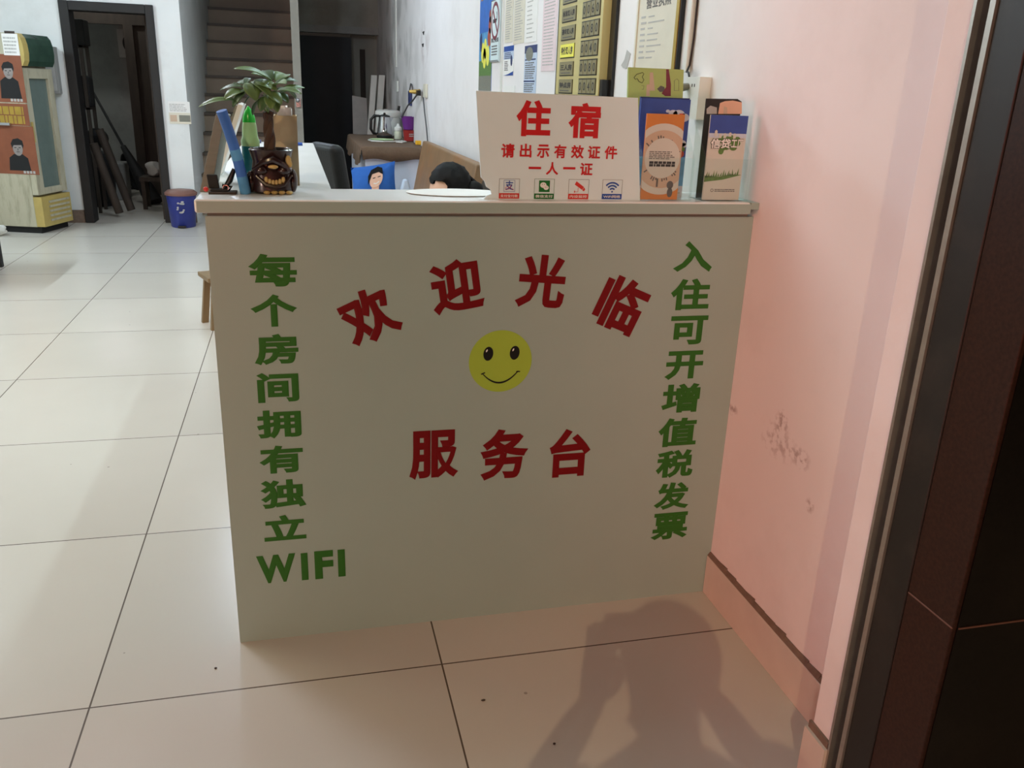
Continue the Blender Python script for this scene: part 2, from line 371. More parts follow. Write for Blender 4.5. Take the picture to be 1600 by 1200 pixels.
    def sphere(s, c, rx, ry, rz, nu=16, nv=10, M=None):
        rs = []
        for j in range(1, nv):
            t = math.pi*j/nv; rs.append([V((rx*math.sin(t)*math.cos(2*math.pi*i/nu), ry*math.sin(t)*math.sin(2*math.pi*i/nu), -rz*math.cos(t))) for i in range(nu)])
        if M is not None: rs = [[M @ p for p in r] for r in rs]
        return s.rings([[V(c)+p for p in r] for r in rs])
    def xf(s, M): s.bm.transform(M); return s
    def out(s, name, parent=None, smooth=False, bevel=0.0, seg=2, sub=0, solid=0.0, kind=None, label=None):
        bmesh.ops.recalc_face_normals(s.bm, faces=s.bm.faces)
        me = bpy.data.meshes.new(name); s.bm.to_mesh(me); s.bm.free()
        for mt in s.mats: me.materials.append(mt)
        if smooth:
            for p in me.polygons: p.use_smooth = True
        o = bpy.data.objects.new(name, me); COL.objects.link(o)
        if solid: md = o.modifiers.new('solid', 'SOLIDIFY'); md.thickness = solid; md.offset = 0
        if bevel: md = o.modifiers.new('bevel', 'BEVEL'); md.width = bevel; md.segments = seg; md.limit_method = 'ANGLE'; md.angle_limit = R(40)
        if sub: md = o.modifiers.new('sub', 'SUBSURF'); md.levels = sub; md.render_levels = sub
        if smooth and not sub:
            me.set_sharp_from_angle(angle=R(40))
        if parent is not None:
            o.parent = parent; o.matrix_parent_inverse = Matrix.Translation(parent_world(parent)).inverted()
        if kind: o['kind'] = kind
        if label: o['label'] = label
        return o
def parent_world(p):
    v = V(p.location)
    return v
def N(mt): return B().m(mt)
def tag(o, label, cat, group=None):
    o['label'] = label; o['category'] = cat
    if group: o['group'] = group
    return o
def thing(name, loc, label, cat, group=None):
    o = bpy.data.objects.new(name, None); o.empty_display_size = 0.05; COL.objects.link(o); o.location = loc
    return tag(o, label, cat, group)
def rough_lines(b, fr, x0, x1, y0, y1, n, h0, h1, fill=0.75, w=0.5):
    """rows of unreadable print"""
    for i in range(n):
        yy = y1-(y1-y0)*(i+0.5)/n; hh = (y1-y0)/n*w/2; x = x0
        end = x0+(x1-x0)*random.uniform(fill, 1.0)
        while x < end:
            l = (x1-x0)*random.uniform(0.06, 0.2); b.rect(fr, x, min(x+l, end), yy-hh, yy+hh, h0, h1); x += l+(x1-x0)*0.025

XW = 1.286            # right wall
ZS = 1.107            # counter top
YB = 7.05             # back wall with the doorway
# ================================================================== SETTING
N(M_floor).box(-3.6, 4.2, -6.5, 10.6, -0.1, 0.0).out('floor', kind='structure')
N(M_ceil).box(-3.6, 1.5, -0.9, 10.6, 3.1, 3.2).out('ceiling', kind='structure')
N(M_wallr).box(XW, XW+0.2, -0.9, 10.6, 0, 3.1).out('wall_right', kind='structure')
N(M_wall).box(-3.6, -3.4, -0.9, 10.6, 0, 3.1).out('wall_left', kind='structure')
DX0, DX1, DZ = -1.735, -1.095, 1.89
b = N(M_wall)
b.box(-3.4, -1.81, YB, YB+0.15, 0, 3.1); b.box(-1.03, -0.80, YB, YB+0.15, 0, 3.1); b.box(-1.81, -1.03, YB, YB+0.15, 1.965, 3.1)
b.out('wall_back', kind='structure')
N(M_wall).box(-0.95, -0.80, YB+0.15, 10.4, 0, 3.1).out('wall_stair', kind='structure')
b = N(M_cem); b.box(-3.4, -1.82, YB-0.015, YB, 0, 0.12); b.box(-1.02, -0.80, YB-0.015, YB, 0, 0.12); b.out('baseboard_back', kind='structure')
b = N(M_dkg)
b.box(-1.815, DX0, YB-0.03, YB+0.17, 0, 1.97); b.box(DX1, -1.025, YB-0.03, YB+0.17, 0, 1.97); b.box(DX0, DX1, YB-0.03, YB+0.17, DZ, 1.97)
b.out('door_1', kind='structure', bevel=0.006)
# store room behind the doorway
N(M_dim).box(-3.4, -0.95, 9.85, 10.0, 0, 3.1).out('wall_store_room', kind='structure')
N(M_junk).box(-3.4, -1.7, 9.82, 9.85, 0, 0.1).out('baseboard_store_room', kind='structure')
b = N(M_junk2); b.box(-1.66, -1.56, 9.2, 9.3, 0, 1.9); b.box(-1.56, -0.96, 9.25, 9.3, 0, 2.2); b.box(-2.4, -0.96, 9.2, 9.3, 1.9, 3.0); b.out('door_2', kind='structure')
# stairs, partition, far end
b = N(M_stair)
for k in range(13):
    y = 7.55+0.25*k
    if y > 10.3: break
    b.m(M_stair).box(-0.80, 0.19, y, 10.35, 0.2*k, 0.2*(k+1)-0.03); b.m(M_staird).box(-0.80, 0.19, y-0.02, 10.35, 0.2*(k+1)-0.03, 0.2*(k+1))
b.out('stairs', kind='structure')
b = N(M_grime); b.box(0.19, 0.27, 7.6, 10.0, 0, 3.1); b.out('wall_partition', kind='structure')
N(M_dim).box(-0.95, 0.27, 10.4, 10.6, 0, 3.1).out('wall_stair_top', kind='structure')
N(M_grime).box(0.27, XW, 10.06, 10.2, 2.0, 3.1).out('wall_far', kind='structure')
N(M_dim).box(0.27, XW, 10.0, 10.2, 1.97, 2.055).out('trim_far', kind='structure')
b = N(M_grime); b.box(0.95, XW, 10.28, 10.4, 0, 1.97); b.m(M_junk2).box(1.06, 1.13, 10.27, 10.28, 0, 1.8)
b.out('wall_far_recess', kind='structure')
b = N(M_door); b.box(0.285, 0.94, 10.1, 10.16, 0, 1.93); b.m(M_junk2).box(0.27, 0.285, 10.09, 10.2, 0, 1.97); b.out('door_3', kind='structure')
# skirting along the right wall, with its cement bed on top
N(M_base).box(XW-0.012, XW, -0.70, -0.002, 0, 0.118).out('baseboard_right', kind='structure', bevel=0.001)
b = N(M_cem)
for i in range(14):
    y0 = -0.70+i*0.05; t = 0.004+0.003*math.sin(i*2.3)
    b.hexa([(XW-0.010, y0, 0.118), (XW, y0, 0.118), (XW, y0+0.05, 0.118), (XW-0.010, y0+0.05, 0.118), (XW-0.003, y0, 0.127+t), (XW, y0, 0.127+t), (XW, y0+0.05, 0.128), (XW-0.003, y0+0.05, 0.128)])
b.out('trim_skirting_bed', kind='structure')
XP = 1.185
N(M_wallr).box(XP, XW+0.2, -0.738, -0.675, 0, 3.1).out('wall_pilaster', kind='structure', bevel=0.003)
b = N(M_base); b.box(XP-0.013, XP, -0.74, -0.668, 0, 0.112); b.m(M_cem).box(XP-0.006, XP, -0.74, -0.67, 0.112, 0.128); b.out('baseboard_pilaster', kind='structure')
# shopfront: stone reveal and black stone front
b = N(M_granr); b.box(XP-0.004, XP+0.05, -0.962, -0.855, 0, 3.2); b.m(M_joint); b.box(XP-0.0055, XP, -0.962, -0.856, 0.553, 0.556)
b.out('trim_stone_reveal', kind='structure', bevel=0.004)
b = N(M_granb); b.box(XP+0.004, 4.0, -0.964, -0.90, 0, 3.2); b.m(M_joint); b.box(XP+0.006, 4.0, -0.9655, -0.96, 0.553, 0.556); b.out('wall_shopfront', kind='structure')
N(M_granb).box(-3.6, XP, -0.98, -0.80, 2.75, 3.3).out('wall_shopfront_lintel', kind='structure')

# ------------------------------------------------------------------ shutter guide rail
g = thing('shutter_guide_rail', (XP, -0.79, 0), 'dark grey steel shutter guide rail with bare light edges beside the doorway', 'rail')
b = N(M_rail); b.box(XP-0.006, XP+0.03, -0.8545, -0.7875, 0, 2.75); b.out('cover_plate', g, bevel=0.002)
b = N(M_blkm); b.box(XP+0.022, XP+0.04, -0.787, -0.738, 0, 2.75); b.out('channel', g)
b = N(M_steel); b.box(XP-0.010, XP+0.022, -0.787, -0.776, 0, 2.75); b.out('flange', g, label='bare light metal edge')
b = N(M_steel); b.box(XP-0.006, XP+0.022, -0.745, -0.7385, 0, 2.75); b.out('flange', g, label='bare light metal edge')

# ================================================================== RECEPTION COUNTER
c = thing('reception_counter', (0.6, 0.1, 0), 'cream reception counter with red and green lettering and a smiley on its front', 'counter')
b = N(M_panel); b.prism(Fr((0, 0, 0), (1, 0, 0), (0, 0, 1)), [(0, 0), (XW-0.0005, 0), (XW-0.0005, 1.0706), (0, 1.0706)], -0.018, 0.0); b.out('front_panel', c)
b = N(M_gap); b.box(0.004, 1.27, 0.004, 0.17, 1.0706, 1.0785); b.out('recess_strip', c)
b = N(M_panel); b.box(0.0, 0.018, 0.018, 1.86, 0.0, 1.0706); b.out('side_panel', c)
b = N(M_panel); b.box(0.018, 0.225, 1.842, 1.86, 0.0, 1.0785); b.out('end_panel', c)
pts = [(-0.018, -0.02), (1.262, -0.02), (1.262, -0.018), (1.2855, -0.018), (1.2855, 0.20), (0.272, 0.20), (0.262, 1.89), (-0.018, 1.89)]
top = Fr((0, 0, 0), (1, 0, 0), (0, 1, 0))
b = N(M_slab)
b.prism(top, [(-0.018, -0.0185), (1.264, -0.0185), (1.264, 0.20), (0.272, 0.20), (0.264, 1.89), (-0.018, 1.89)], 1.0785, ZS)
b.out('countertop', c, bevel=0.005, seg=3)
N(M_panel).box(-0.0135, 1.264, -0.02, -0.0184, 1.080, 1.1035).out('front_edging', c, bevel=0.0006, label='duller edging strip along the front edge')
N(M_panel).box(1.2642, XW-0.0005, -0.02, 0.20, 1.0905, ZS).out('countertop_filler', c, bevel=0.001)
PF = front(0.0)
def slope_at(u, v):
    P = on(u, v, y=0); Q = P+V((0.05, 0, 0))
    def pj(X): d = X-CAMP; return 800+FPX*d.dot(RT)/d.dot(FW), 600-FPX*d.dot(UP)/d.dot(FW)
    a, bb = pj(P), pj(Q); return (bb[1]-a[1])/(bb[0]-a[0])
def glyph(ch, x0, x1, y0, y1, mt, name, parent, fr, bold, rot=0.0, skew=0.5, th=0.0008):
    uc, vc = (x0+x1)/2, (y0+y1)/2; s = abs(slope_at(uc, vc))*(x1-x0)*skew/2
    xa, _ = fr.px(x0, vc); xb, _ = fr.px(x1, vc); _, zt = fr.px(uc, y0+s); _, zb = fr.px(uc, y1-s)
    N(mt).text(fr, ch, (xa+xb)/2, (zt+zb)/2, xb-xa, zt-zb, bold, rot, th=th).out(name, parent)
LC = [('每', 388, 463.5, 396, 448), ('个', 391.5, 464.5, 459.3, 510.7), ('房', 396.8, 466.1, 521, 570.2), ('间', 401.5, 466.8, 581.2, 629),
      ('拥', 401.2, 470.7, 639.5, 685.5), ('有', 405, 473.7, 694.5, 740), ('独', 407, 478, 748, 794.5), ('立', 412, 478, 803, 845),
      ('W', 401.3, 462.5, 865, 911.3), ('I', 470.7, 481.3, 863.5, 906.3), ('F', 491.7, 520.8, 859.5, 904.3), ('I', 528, 539.3, 858, 900.8)]
RC = [('入', 1053, 1114, 376.6, 425), ('住', 1048, 1108.6, 435, 484.4), ('可', 1047, 1104.4, 493, 538.6), ('开', 1039.6, 1098, 547.6, 593),
      ('增', 1034.2, 1092.7, 598.5, 645.1), ('值', 1028.6, 1088.4, 651.9, 698), ('税', 1025.4, 1082.8, 702, 746.8), ('发', 1022.5, 1077, 752.5, 796.3), ('票', 1018, 1074.3, 799.7, 843.1)]
for t in LC: glyph(*t, M_green, 'green_character', c, PF, 0.038 if ord(t[0]) > 255 else 0.045)
for t in RC: glyph(*t, M_green, 'green_character', c, PF, 0.036)
for ch, x0, x1, y0, y1 in (('服', 639.3, 716.2, 670.9, 748.8), ('务', 750.5, 825.1, 669, 749.8), ('台', 858.3, 922.2, 668.8, 745.5)):
    glyph(ch, x0, x1, y0, y1, M_red, 'red_character', c, PF, 0.036)
def rotglyph(ch, u, v, wpx, hpx, deg):
    x, z = PF.px(u, v); k = (PF.px(u+50, v)[0]-x)/50; kz = (z-PF.px(u, v+50)[1])/50
    N(M_red).text(PF, ch, x, z, wpx*k, hpx*kz, 0.036, R(deg), th=0.0008).out('red_character', c)
rotglyph('欢', 576.5, 494, 86, 82, 25)
rotglyph('迎', 713.7, 447, 81, 82, 8.5)
rotglyph('光', 846, 440, 76, 82, -4.5)
rotglyph('临', 971, 476, 73, 82, -23)
# smiley face
cx, cz = PF.px(782, 564.5); rr = (PF.px(831, 564)[0]-PF.px(733, 564)[0])/2
sf = N(M_yel).disc(PF, cx, cz, rr, rr, 0.0002, 0.0010, 56).out('smiley_face', c)
for u, v in ((762.8, 552.6), (804, 551)):
    ex, ez = PF.px(u, v)
    N(M_blk).disc(PF, ex, ez, rr*0.155, rr*0.225, 0.0010, 0.0016, 28, R(-6)).m(M_wht).disc(PF, ex-rr*0.05, ez+rr*0.10, rr*0.022, rr*0.05, 0.0016, 0.0019, 12, R(-25)).out('eye', sf)
ma, mb, mc_ = PF.px(754.5, 584.5), PF.px(781.5, 597.5), PF.px(809.5, 579)
q = [((1-t)**2*ma[0]+2*t*(1-t)*(2*mb[0]-(ma[0]+mc_[0])/2)+t*t*mc_[0], (1-t)**2*ma[1]+2*t*(1-t)*(2*mb[1]-(ma[1]+mc_[1])/2)+t*t*mc_[1]) for t in [i/24 for i in range(25)]]
b = N(M_blk).band(PF, q, [0.0022+0.0022*math.sin(math.pi*i/24) for i in range(25)], 0.0010, 0.0016)
for (x, z), s in ((ma, 1), (mc_, -1)): b.band(PF, [(x-0.005, z+0.001*s-0.001), (x+0.005, z+0.003*s+0.001)], 0.0028, 0.0010, 0.0016)
b.out('mouth', sf)
#DETAIL
# ================================================================== ON THE COUNTER
# --- notice board
SF = front(0.016)
p = lambda u, v: SF.px(u, v)
nb = thing('notice_board', (0.78, 0.02, ZS), 'white notice board with red writing and chipped corner standing on the counter', 'sign')
ol = [p(744, 142), p(997, 153)]
rx = p(1000, 312)[0]
ol += [(rx, ZS), (p(756, 311)[0], ZS), p(760, 306), p(768, 303), p(766, 296), p(760, 292), p(757, 283), p(751.5, 277)]
N(M_sign).prism(SF, ol[::-1], -0.005, 0.0).out('board', nb)
for ch, x0, x1, y0, y1 in (('住', 806.6, 860.6, 156.2, 213.1), ('宿', 888.2, 938.2, 160.6, 216)):
    glyph(ch, x0, x1, y0, y1, M_signred, 'large_character', nb, SF, 0.04, skew=0)
X0, Y0, K = 740, 140, 6.154
for ch, x0, x1, y0, y1 in (('请', 265, 393, 518, 655), ('出', 443, 557, 520, 652), ('示', 607, 727, 528, 658), ('有', 772, 890, 528, 660), ('效', 935, 1060, 533, 663), ('证', 1097, 1217, 540, 665), ('件', 1258, 1380, 542, 668),
                           ('一', 528, 648, 742, 764), ('人', 695, 815, 697, 820), ('一', 860, 978, 745, 767), ('证', 1022, 1143, 703, 825)):
    glyph(ch, X0+x0/K, X0+x1/K, Y0+y0/K, Y0+y1/K, M_signred, 'small_character', nb, SF, 0.03, skew=0)
for i, (x0, x1, y0, y1, mt, cap) in enumerate(((247, 437, 855, 1048, M_pred, '支付宝付款'), (587, 770, 857, 1052, M_pgreen, '微信支付'), (917, 1100, 862, 1054, M_pred, '内设监控'), (1243, 1420, 865, 1054, M_pblue, 'WiFi网络'))):
    (a0, b1), (a1, b0) = p(X0+x0/K, Y0+y0/K), p(X0+x1/K, Y0+y1/K)
    w, h = a1-a0, b1-b0; zb = b0+h*0.27; mx, my = (a0+a1)/2, zb+(b1-zb)/2
    b = N(mt)
    t = 0.0006
    for q_ in ((a0, a0+t, zb, b1), (a1-t, a1, zb, b1), (a0, a1, b1-t, b1)): b.m(M_ink if i != 1 else M_pgreen).rect(SF, *q_, 0.0002, 0.0006)
    b.m(mt).rect(SF, a0, a1, b0, zb, 0.0002, 0.0007)
    b.m(M_wht).text(SF, cap, mx, (b0+zb)/2, w*0.86, h*0.15, 0.02, lift=0.0009)
    s = w*0.27
    if i == 0:
        b.m(M_pblue)
        for q_ in ((mx-s, mx-s+t, my-s, my+s), (mx+s-t, mx+s, my-s, my+s), (mx-s, mx+s, my+s-t, my+s), (mx-s, mx+s, my-s, my-s+t)): b.rect(SF, *q_, 0.0002, 0.0006)
        b.text(SF, '支', mx, my+s*0.1, s*1.5, s*1.6, 0.015)
        b.m(M_pred).band(SF, [(mx+s*0.8, my-s*0.65), (mx+s*0.2, my-s*0.35), (mx-s*0.45, my-s*0.1), (mx-s*0.8, my-s*0.35), (mx-s*0.6, my-s*0.65), (mx-s*0.1, my-s*0.5), (mx+s*0.35, my+s*0.15)], t*1.3, 0.0009, 0.0015)
    elif i == 1:
        b.m(mt).rect(SF, mx-s, mx+s, my-s, my+s, 0.0002, 0.0007)
        b.m(M_wht).disc(SF, mx-s*0.22, my+s*0.2, s*0.58, s*0.48, 0.0007, 0.0010, 20); b.disc(SF, mx+s*0.32, my-s*0.25, s*0.48, s*0.4, 0.0010, 0.0013, 20)
        b.m(mt)
        for ex, ez in ((-0.42, 0.34), (-0.05, 0.34), (0.18, -0.16), (0.46, -0.16)): b.disc(SF, mx+s*ex, my+s*ez, s*0.07, s*0.07, 0.0013, 0.0015, 8)
    elif i == 2:
        d = lambda X, Y: (mx+s*X, my+s*Y)
        b.m(M_pred).prism(SF, [d(-0.75, 0.35), d(0.65, -0.55), d(0.95, -0.05), d(-0.45, 0.9)], 0.0002, 0.0007); b.prism(SF, [d(0.7, -0.62), d(1.0, -0.8), d(1.2, -0.45), d(1.0, -0.12)], 0.0002, 0.0007)
        b.band(SF, [d(-0.7, -0.9), d(-0.1, -0.9), d(-0.1, -0.2)], t*1.6, 0.0002, 0.0006); b.rect(SF, mx-s*0.8, mx-s*0.66, my-s*1.05, my-s*0.7, 0.0002, 0.0006)
    else:
        b.m(M_pblue).disc(SF, mx, my-s*0.85, s*0.15, s*0.15, 0.0002, 0.0007, 14)
        for k in (0.55, 1.05, 1.55): b.ring(SF, mx, my-s*0.85, s*k, s*0.26, 0.0002, 0.0007, 42, 138, 14)
    b.out('payment_icon' if i < 2 else ('camera_icon' if i == 2 else 'wifi_icon'), nb)

# --- leaflet holders (clear acrylic) and what they hold
def holder(label, x0, x1, y0, y1, hf, hb, z0=ZS):
    h = thing('leaflet_holder', ((x0+x1)/2, (y0+y1)/2, z0), label, 'leaflet holder', None)
    t = 0.0022
    N(M_acr).box(x0, x1, y1-t, y1, z0, z0+hb).out('back_plate', h)
    N(M_acr).box(x0, x1, y0, y0+t, z0, z0+hf).out('front_plate', h)
    for xa in (x0, x1-t): N(M_acr).hexa([(xa, y0+t, z0), (xa+t, y0+t, z0), (xa+t, y1-t, z0), (xa, y1-t, z0), (xa, y0+t, z0+hf), (xa+t, y0+t, z0+hf), (xa+t, y1-t, z0+hb*0.9), (xa, y1-t, z0+hb*0.9)]).out('side_plate', h)
    N(M_acr).box(x0+t, x1-t, y0+t, y1-t, z0, z0+t).out('bottom_plate', h)
    return h
holder('clear acrylic leaflet holder next to the notice board, with orange and blue leaflets', 0.985, 1.118, 0.008, 0.092, 0.10, 0.215)
holder('clear acrylic leaflet holder against the pink wall at the counter end', 1.146, 1.268, 0.008, 0.085, 0.10, 0.19)
ZB = ZS+0.0024
# orange leaflet
F1 = Fr((0, 0.016, 0), (1, 0, 0), (0, 0.0, 1))
lf = thing('leaflet', (1.04, 0.02, ZB), 'slim orange leaflet with a white disc of text at the front of the holder', 'leaflet')
q1 = lambda u, v: F1.px(u, v)
(xa, zt), (xb, _) = q1(1003.5, 177), q1(1065, 178.5); xa = q1(1006, 240)[0]; xb = q1(1064.5, 240)[0]
w, h = xb-xa, zt-ZB
b = N(M_oran).rect(F1, xa, xb, ZB, zt, -0.004, 0.0)
def ell(b, cx, cy, r1, mt, h1):
    pts = []
    for i in range(48):
        a = 2*math.pi*i/48; x = cx+r1*math.cos(a); z = cy+r1*math.sin(a); pts.append((min(max(x, xa), xb), z))
    b.m(mt).prism(F1, pts, 0.0, h1)
mx = (xa+xb)/2; my = ZB+h*0.475
ell(b, mx, my, w*0.86, M_lcream, 0.0003); ell(b, mx, my, w*0.70, M_tan, 0.0005)
b.m(M_ink)
for i in range(26):
    a = R(25+310*i/25-90+180) if False else R(200+ (i*143) % 320)
    r0 = w*0.46; r1 = w*(0.50+0.10*random.random()); c_, s_ = math.cos(a), math.sin(a); k = w*0.016
    if abs(mx+r1*c_-mx) < w*0.48: b.prism(F1, [(mx+r0*c_-k*s_, my+r0*s_+k*c_), (mx+r0*c_+k*s_, my+r0*s_-k*c_), (mx+r1*c_+k*s_, my+r1*s_-k*c_), (mx+r1*c_-k*s_, my+r1*s_+k*c_)], 0.0004, 0.0007)
b.m(M_ink).disc(F1, mx+w*0.28, ZB+h*0.085, w*0.075, w*0.12, 0.0005, 0.0008, 16); b.disc(F1, mx+w*0.27, ZB+h*0.175, w*0.09, w*0.1, 0.0005, 0.0008, 14); b.rect(F1, mx-w*0.11, mx-w*0.06, ZB+h*0.15, ZB+h*0.25, 0.0005, 0.0008)
b.out('cover', lf)
b = N(M_lcream).disc(F1, mx, my+h*0.015, w*0.47, w*0.485, 0.0005, 0.0010, 40)
b.m(M_ink); rough_lines(b, F1, mx-w*0.36, mx+w*0.36, my-h*0.0, my+h*0.10, 5, 0.0010, 0.0012)
b.m(M_ink2); rough_lines(b, F1, mx-w*0.34, mx+w*0.36, my-h*0.085, my-h*0.02, 2, 0.0010, 0.0012, 0.98, 0.9)
b.out('text_disc', lf)
# blue booklet behind
F2 = front(0.060)
bk = thing('booklet', (1.04, 0.065, ZB), 'blue booklet with clouds standing behind the orange leaflet', 'booklet')
q2 = lambda u, v: F2.px(u, v)
xa2, zt2 = q2(1001, 153); xb2 = q2(1083.5, 158)[0]+0.004; w2 = xb2-xa2; h2 = zt2-ZB
xa2 = 0.9885; xb2 = min(xb2, 1.1145); w2 = xb2-xa2
b = N(M_lblue).rect(F2, xa2, xb2, ZB, zt2, -0.006, 0.0)
b.m(M_cyan).rect(F2, xa2, xb2, ZB+h2*0.12, ZB+h2*0.42, 0.0, 0.0004)
b.m(M_cloud)
for fx, fy, r in ((0.66, 0.86, 0.09), (0.78, 0.85, 0.12), (0.9, 0.82, 0.11), (0.72, 0.80, 0.06), (0.9, 0.56, 0.09), (0.97, 0.54, 0.07), (0.55, 0.88, 0.04)): b.disc(F2, min(xa2+w2*fx, xb2-w2*r), ZB+h2*fy, w2*r, w2*r*0.7, 0.0002, 0.0006, 18)
b.m(M_cloud).rect(F2, xa2, xb2, ZB, ZB+h2*0.12, 0.0, 0.0004)
b.m(M_orange).disc(F2, xa2+w2*0.80, ZB+h2*0.44, w2*0.17, w2*0.09, 0.0004, 0.0008, 18, R(12)); b.m(M_grass).disc(F2, xa2+w2*0.86, ZB+h2*0.50, w2*0.12, w2*0.06, 0.0003, 0.0007, 14)
b.m(M_pred).rect(F2, xa2+w2*0.79, xa2+w2*0.87, ZB+h2*0.82, ZB+h2*0.86, 0.0006, 0.0008)
b.m(M_lgrey); rough_lines(b, F2, xa2+w2*0.7, xa2+w2*0.97, ZB+h2*0.03, ZB+h2*0.1, 2, 0.0004, 0.0006)
b.out('cover', bk)
N(M_navy).rect(F2, xa2, xb2, ZB, zt2+0.003, -0.012, -0.0065).out('spine_pages', bk)
# green magazine behind both
F3 = Fr((0, 0.13, 0), (1, 0, 0), (0, 0.05, 1))
mg = thing('magazine', (1.05, 0.13, ZS), 'pale green magazine with a cartoon cover rising behind the blue booklet', 'magazine')
q3 = lambda u, v: F3.px(u, v)
tl, tr = q3(982.5, 105), q3(1068.5, 109)
bl = F3.loc(V((tl[0]+0.004, 0.115, ZS))); 
b = N(M_mag).prism(F3, [(tl[0]+0.01, ZS+0.001), (tr[0]+0.012, ZS+0.001), tr, tl], -0.008, 0.0)
e = lambda X, Y: q3(970+X/7.06, Y/7.06)
b.m(M_ink2).band(F3, [e(*P) for P in ((145, 855), (175, 820), (240, 800), (255, 815), (235, 850), (255, 880), (235, 915), (200, 900), (180, 865), (160, 875), (145, 855))], 0.0012, 0.0001, 0.0006)
b.m(M_tan).prism(F3, [e(315, 1000), e(375, 1000), e(355, 800), e(320, 800)], 0.0001, 0.0005); b.prism(F3, [e(280, 1060), e(320, 1060), e(315, 930), e(285, 935)], 0.0001, 0.0005)
b.m(M_plum).prism(F3, [e(500, 765), e(528, 765), e(552, 930), e(550, 1060), e(490, 1060), e(450, 1030), e(500, 960)][::-1], 0.0001, 0.0006)
b.m(M_ink).prism(F3, [e(400, 980), e(440, 945), e(480, 960), e(490, 1010), e(430, 1015)][::-1], 0.0002, 0.0005)
b.m(M_ink).band(F3, [e(590, 1000), e(590, 890), e(620, 870), e(640, 890), e(640, 1000), e(590, 1000)], 0.0007, 0.0001, 0.0004); b.band(F3, [e(228, 945), e(255, 945), e(250, 985), e(232, 985)], 0.0008, 0.0001, 0.0004)
b.out('cover', mg)
# credit leaflet in the right holder
lf = thing('leaflet', (1.2, 0.02, ZB), 'white and green leaflet with bold white lettering in the holder by the wall', 'leaflet')
xa, zt = q1(1102.5, 179); xb = q1(1163, 180)[0]; xa = max(q1(1103, 240)[0], 1.1492); xb = q1(1162.5, 240)[0]; w, h = xb-xa, zt-ZB
b = N(M_lcream).rect(F1, xa, xb, ZB, zt, -0.004, 0.0)
b.m(M_lblue).rect(F1, xa, xb, ZB+h*0.79, zt, 0.0, 0.0003)
b.m(M_cloud).rect(F1, xa, xb, ZB+h*0.74, ZB+h*0.79, 0.0, 0.0003)
b.m(M_grass)
for i in range(26):
    a = random.uniform(0, 6.28); rr_ = random.uniform(0.2, 1); b.disc(F1, xa+w*(0.48+0.33*rr_*math.cos(a)), ZB+h*(0.685+0.115*rr_*math.sin(a)), w*random.uniform(.05, .1), w*random.uniform(.05, .08), 0.0003, 0.0005+0.00002*i, 10)
b.m(M_lcream)
for i, (fx, fz, hh) in enumerate(((0.18, 0.755, 0.075), (0.30, 0.735, 0.055), (0.42, 0.735, 0.06), (0.56, 0.755, 0.05), (0.68, 0.735, 0.06))): b.prism(F1, [(xa+w*(fx-.035), ZB+h*fz), (xa+w*(fx+.035), ZB+h*fz), (xa+w*(fx+.035), ZB+h*(fz+hh*.8)), (xa+w*fx, ZB+h*(fz+hh)), (xa+w*(fx-.035), ZB+h*(fz+hh*.8))], 0.0011, 0.0014)
b.m(M_ink2).text(F1, '信贷', xa+w*0.33, ZB+h*0.672, w*0.56, h*0.125, 0.07, lift=0.0011); b.m(M_wht).text(F1, '信贷', xa+w*0.33, ZB+h*0.672, w*0.53, h*0.115, 0.03, lift=0.0018)
b.m(M_ink2).text(F1, '工厂', xa+w*0.77, ZB+h*0.672, w*0.34, h*0.115, 0.06, lift=0.0011); b.m(M_wht).text(F1, '工厂', xa+w*0.77, ZB+h*0.672, w*0.32, h*0.105, 0.03, lift=0.0018)
b.m(M_grass).prism(F1, [(xa, ZB+h*0.215), (xa+w*0.5, ZB+h*0.245), (xb, ZB+h*0.305), (xa+w*0.7, ZB+h*0.31), (xa+w*0.4, ZB+h*0.28), (xa, ZB+h*0.29)], 0.0002, 0.0005)
for i in range(14):
    fx = 0.02+0.9*i/14; zz = ZB+h*(0.27+0.04*fx); b.prism(F1, [(xa+w*fx, zz), (xa+w*(fx+.05), zz), (xa+w*(fx+.03+random.uniform(-.03, .03)), zz+h*random.uniform(.03, .08))], 0.0002, 0.0005)
b.m(M_ink).ring(F1, xa+w*0.24, ZB+h*0.115, w*0.035, w*0.012, 0.0001, 0.0004, n=16); rough_lines(b, F1, xa+w*0.31, xa+w*0.86, ZB+h*0.095, ZB+h*0.135, 2, 0.0001, 0.0004, 0.97)
b.out('cover', lf)
F4 = front(0.055)
lf = thing('leaflet', (1.19, 0.06, ZB), 'dark leaflet with a photo of hands peeking out behind the lettered leaflet', 'leaflet')
q4 = lambda u, v: F4.px(u, v)
xa, zt = q4(1104, 154); xb, zt_r = q4(1159, 159); xa = max(xa, 1.149)
b = N(M_ink2).prism(F4, [(xa, ZB), (xb, ZB), (xb, zt_r), (xb-0.012, zt_r+0.006), (xa, zt)], -0.004, 0.0)
w = xb-xa
b.m(M_skin).prism(F4, [q4(1122, 178), q4(1159, 178), q4(1159, 160), q4(1145, 157), q4(1133, 158), q4(1125, 161)], 0.0, 0.0004); b.m(M_lgrey).prism(F4, [q4(1104, 178), q4(1120, 178), q4(1120, 168), q4(1110, 165), q4(1104, 170)], 0.0, 0.0004)
b.m(M_tan).prism(F4, [q4(1130, 178), q4(1136, 178), q4(1136, 168), q4(1131, 166)], 0.0004, 0.0006)
b.out('cover', lf)

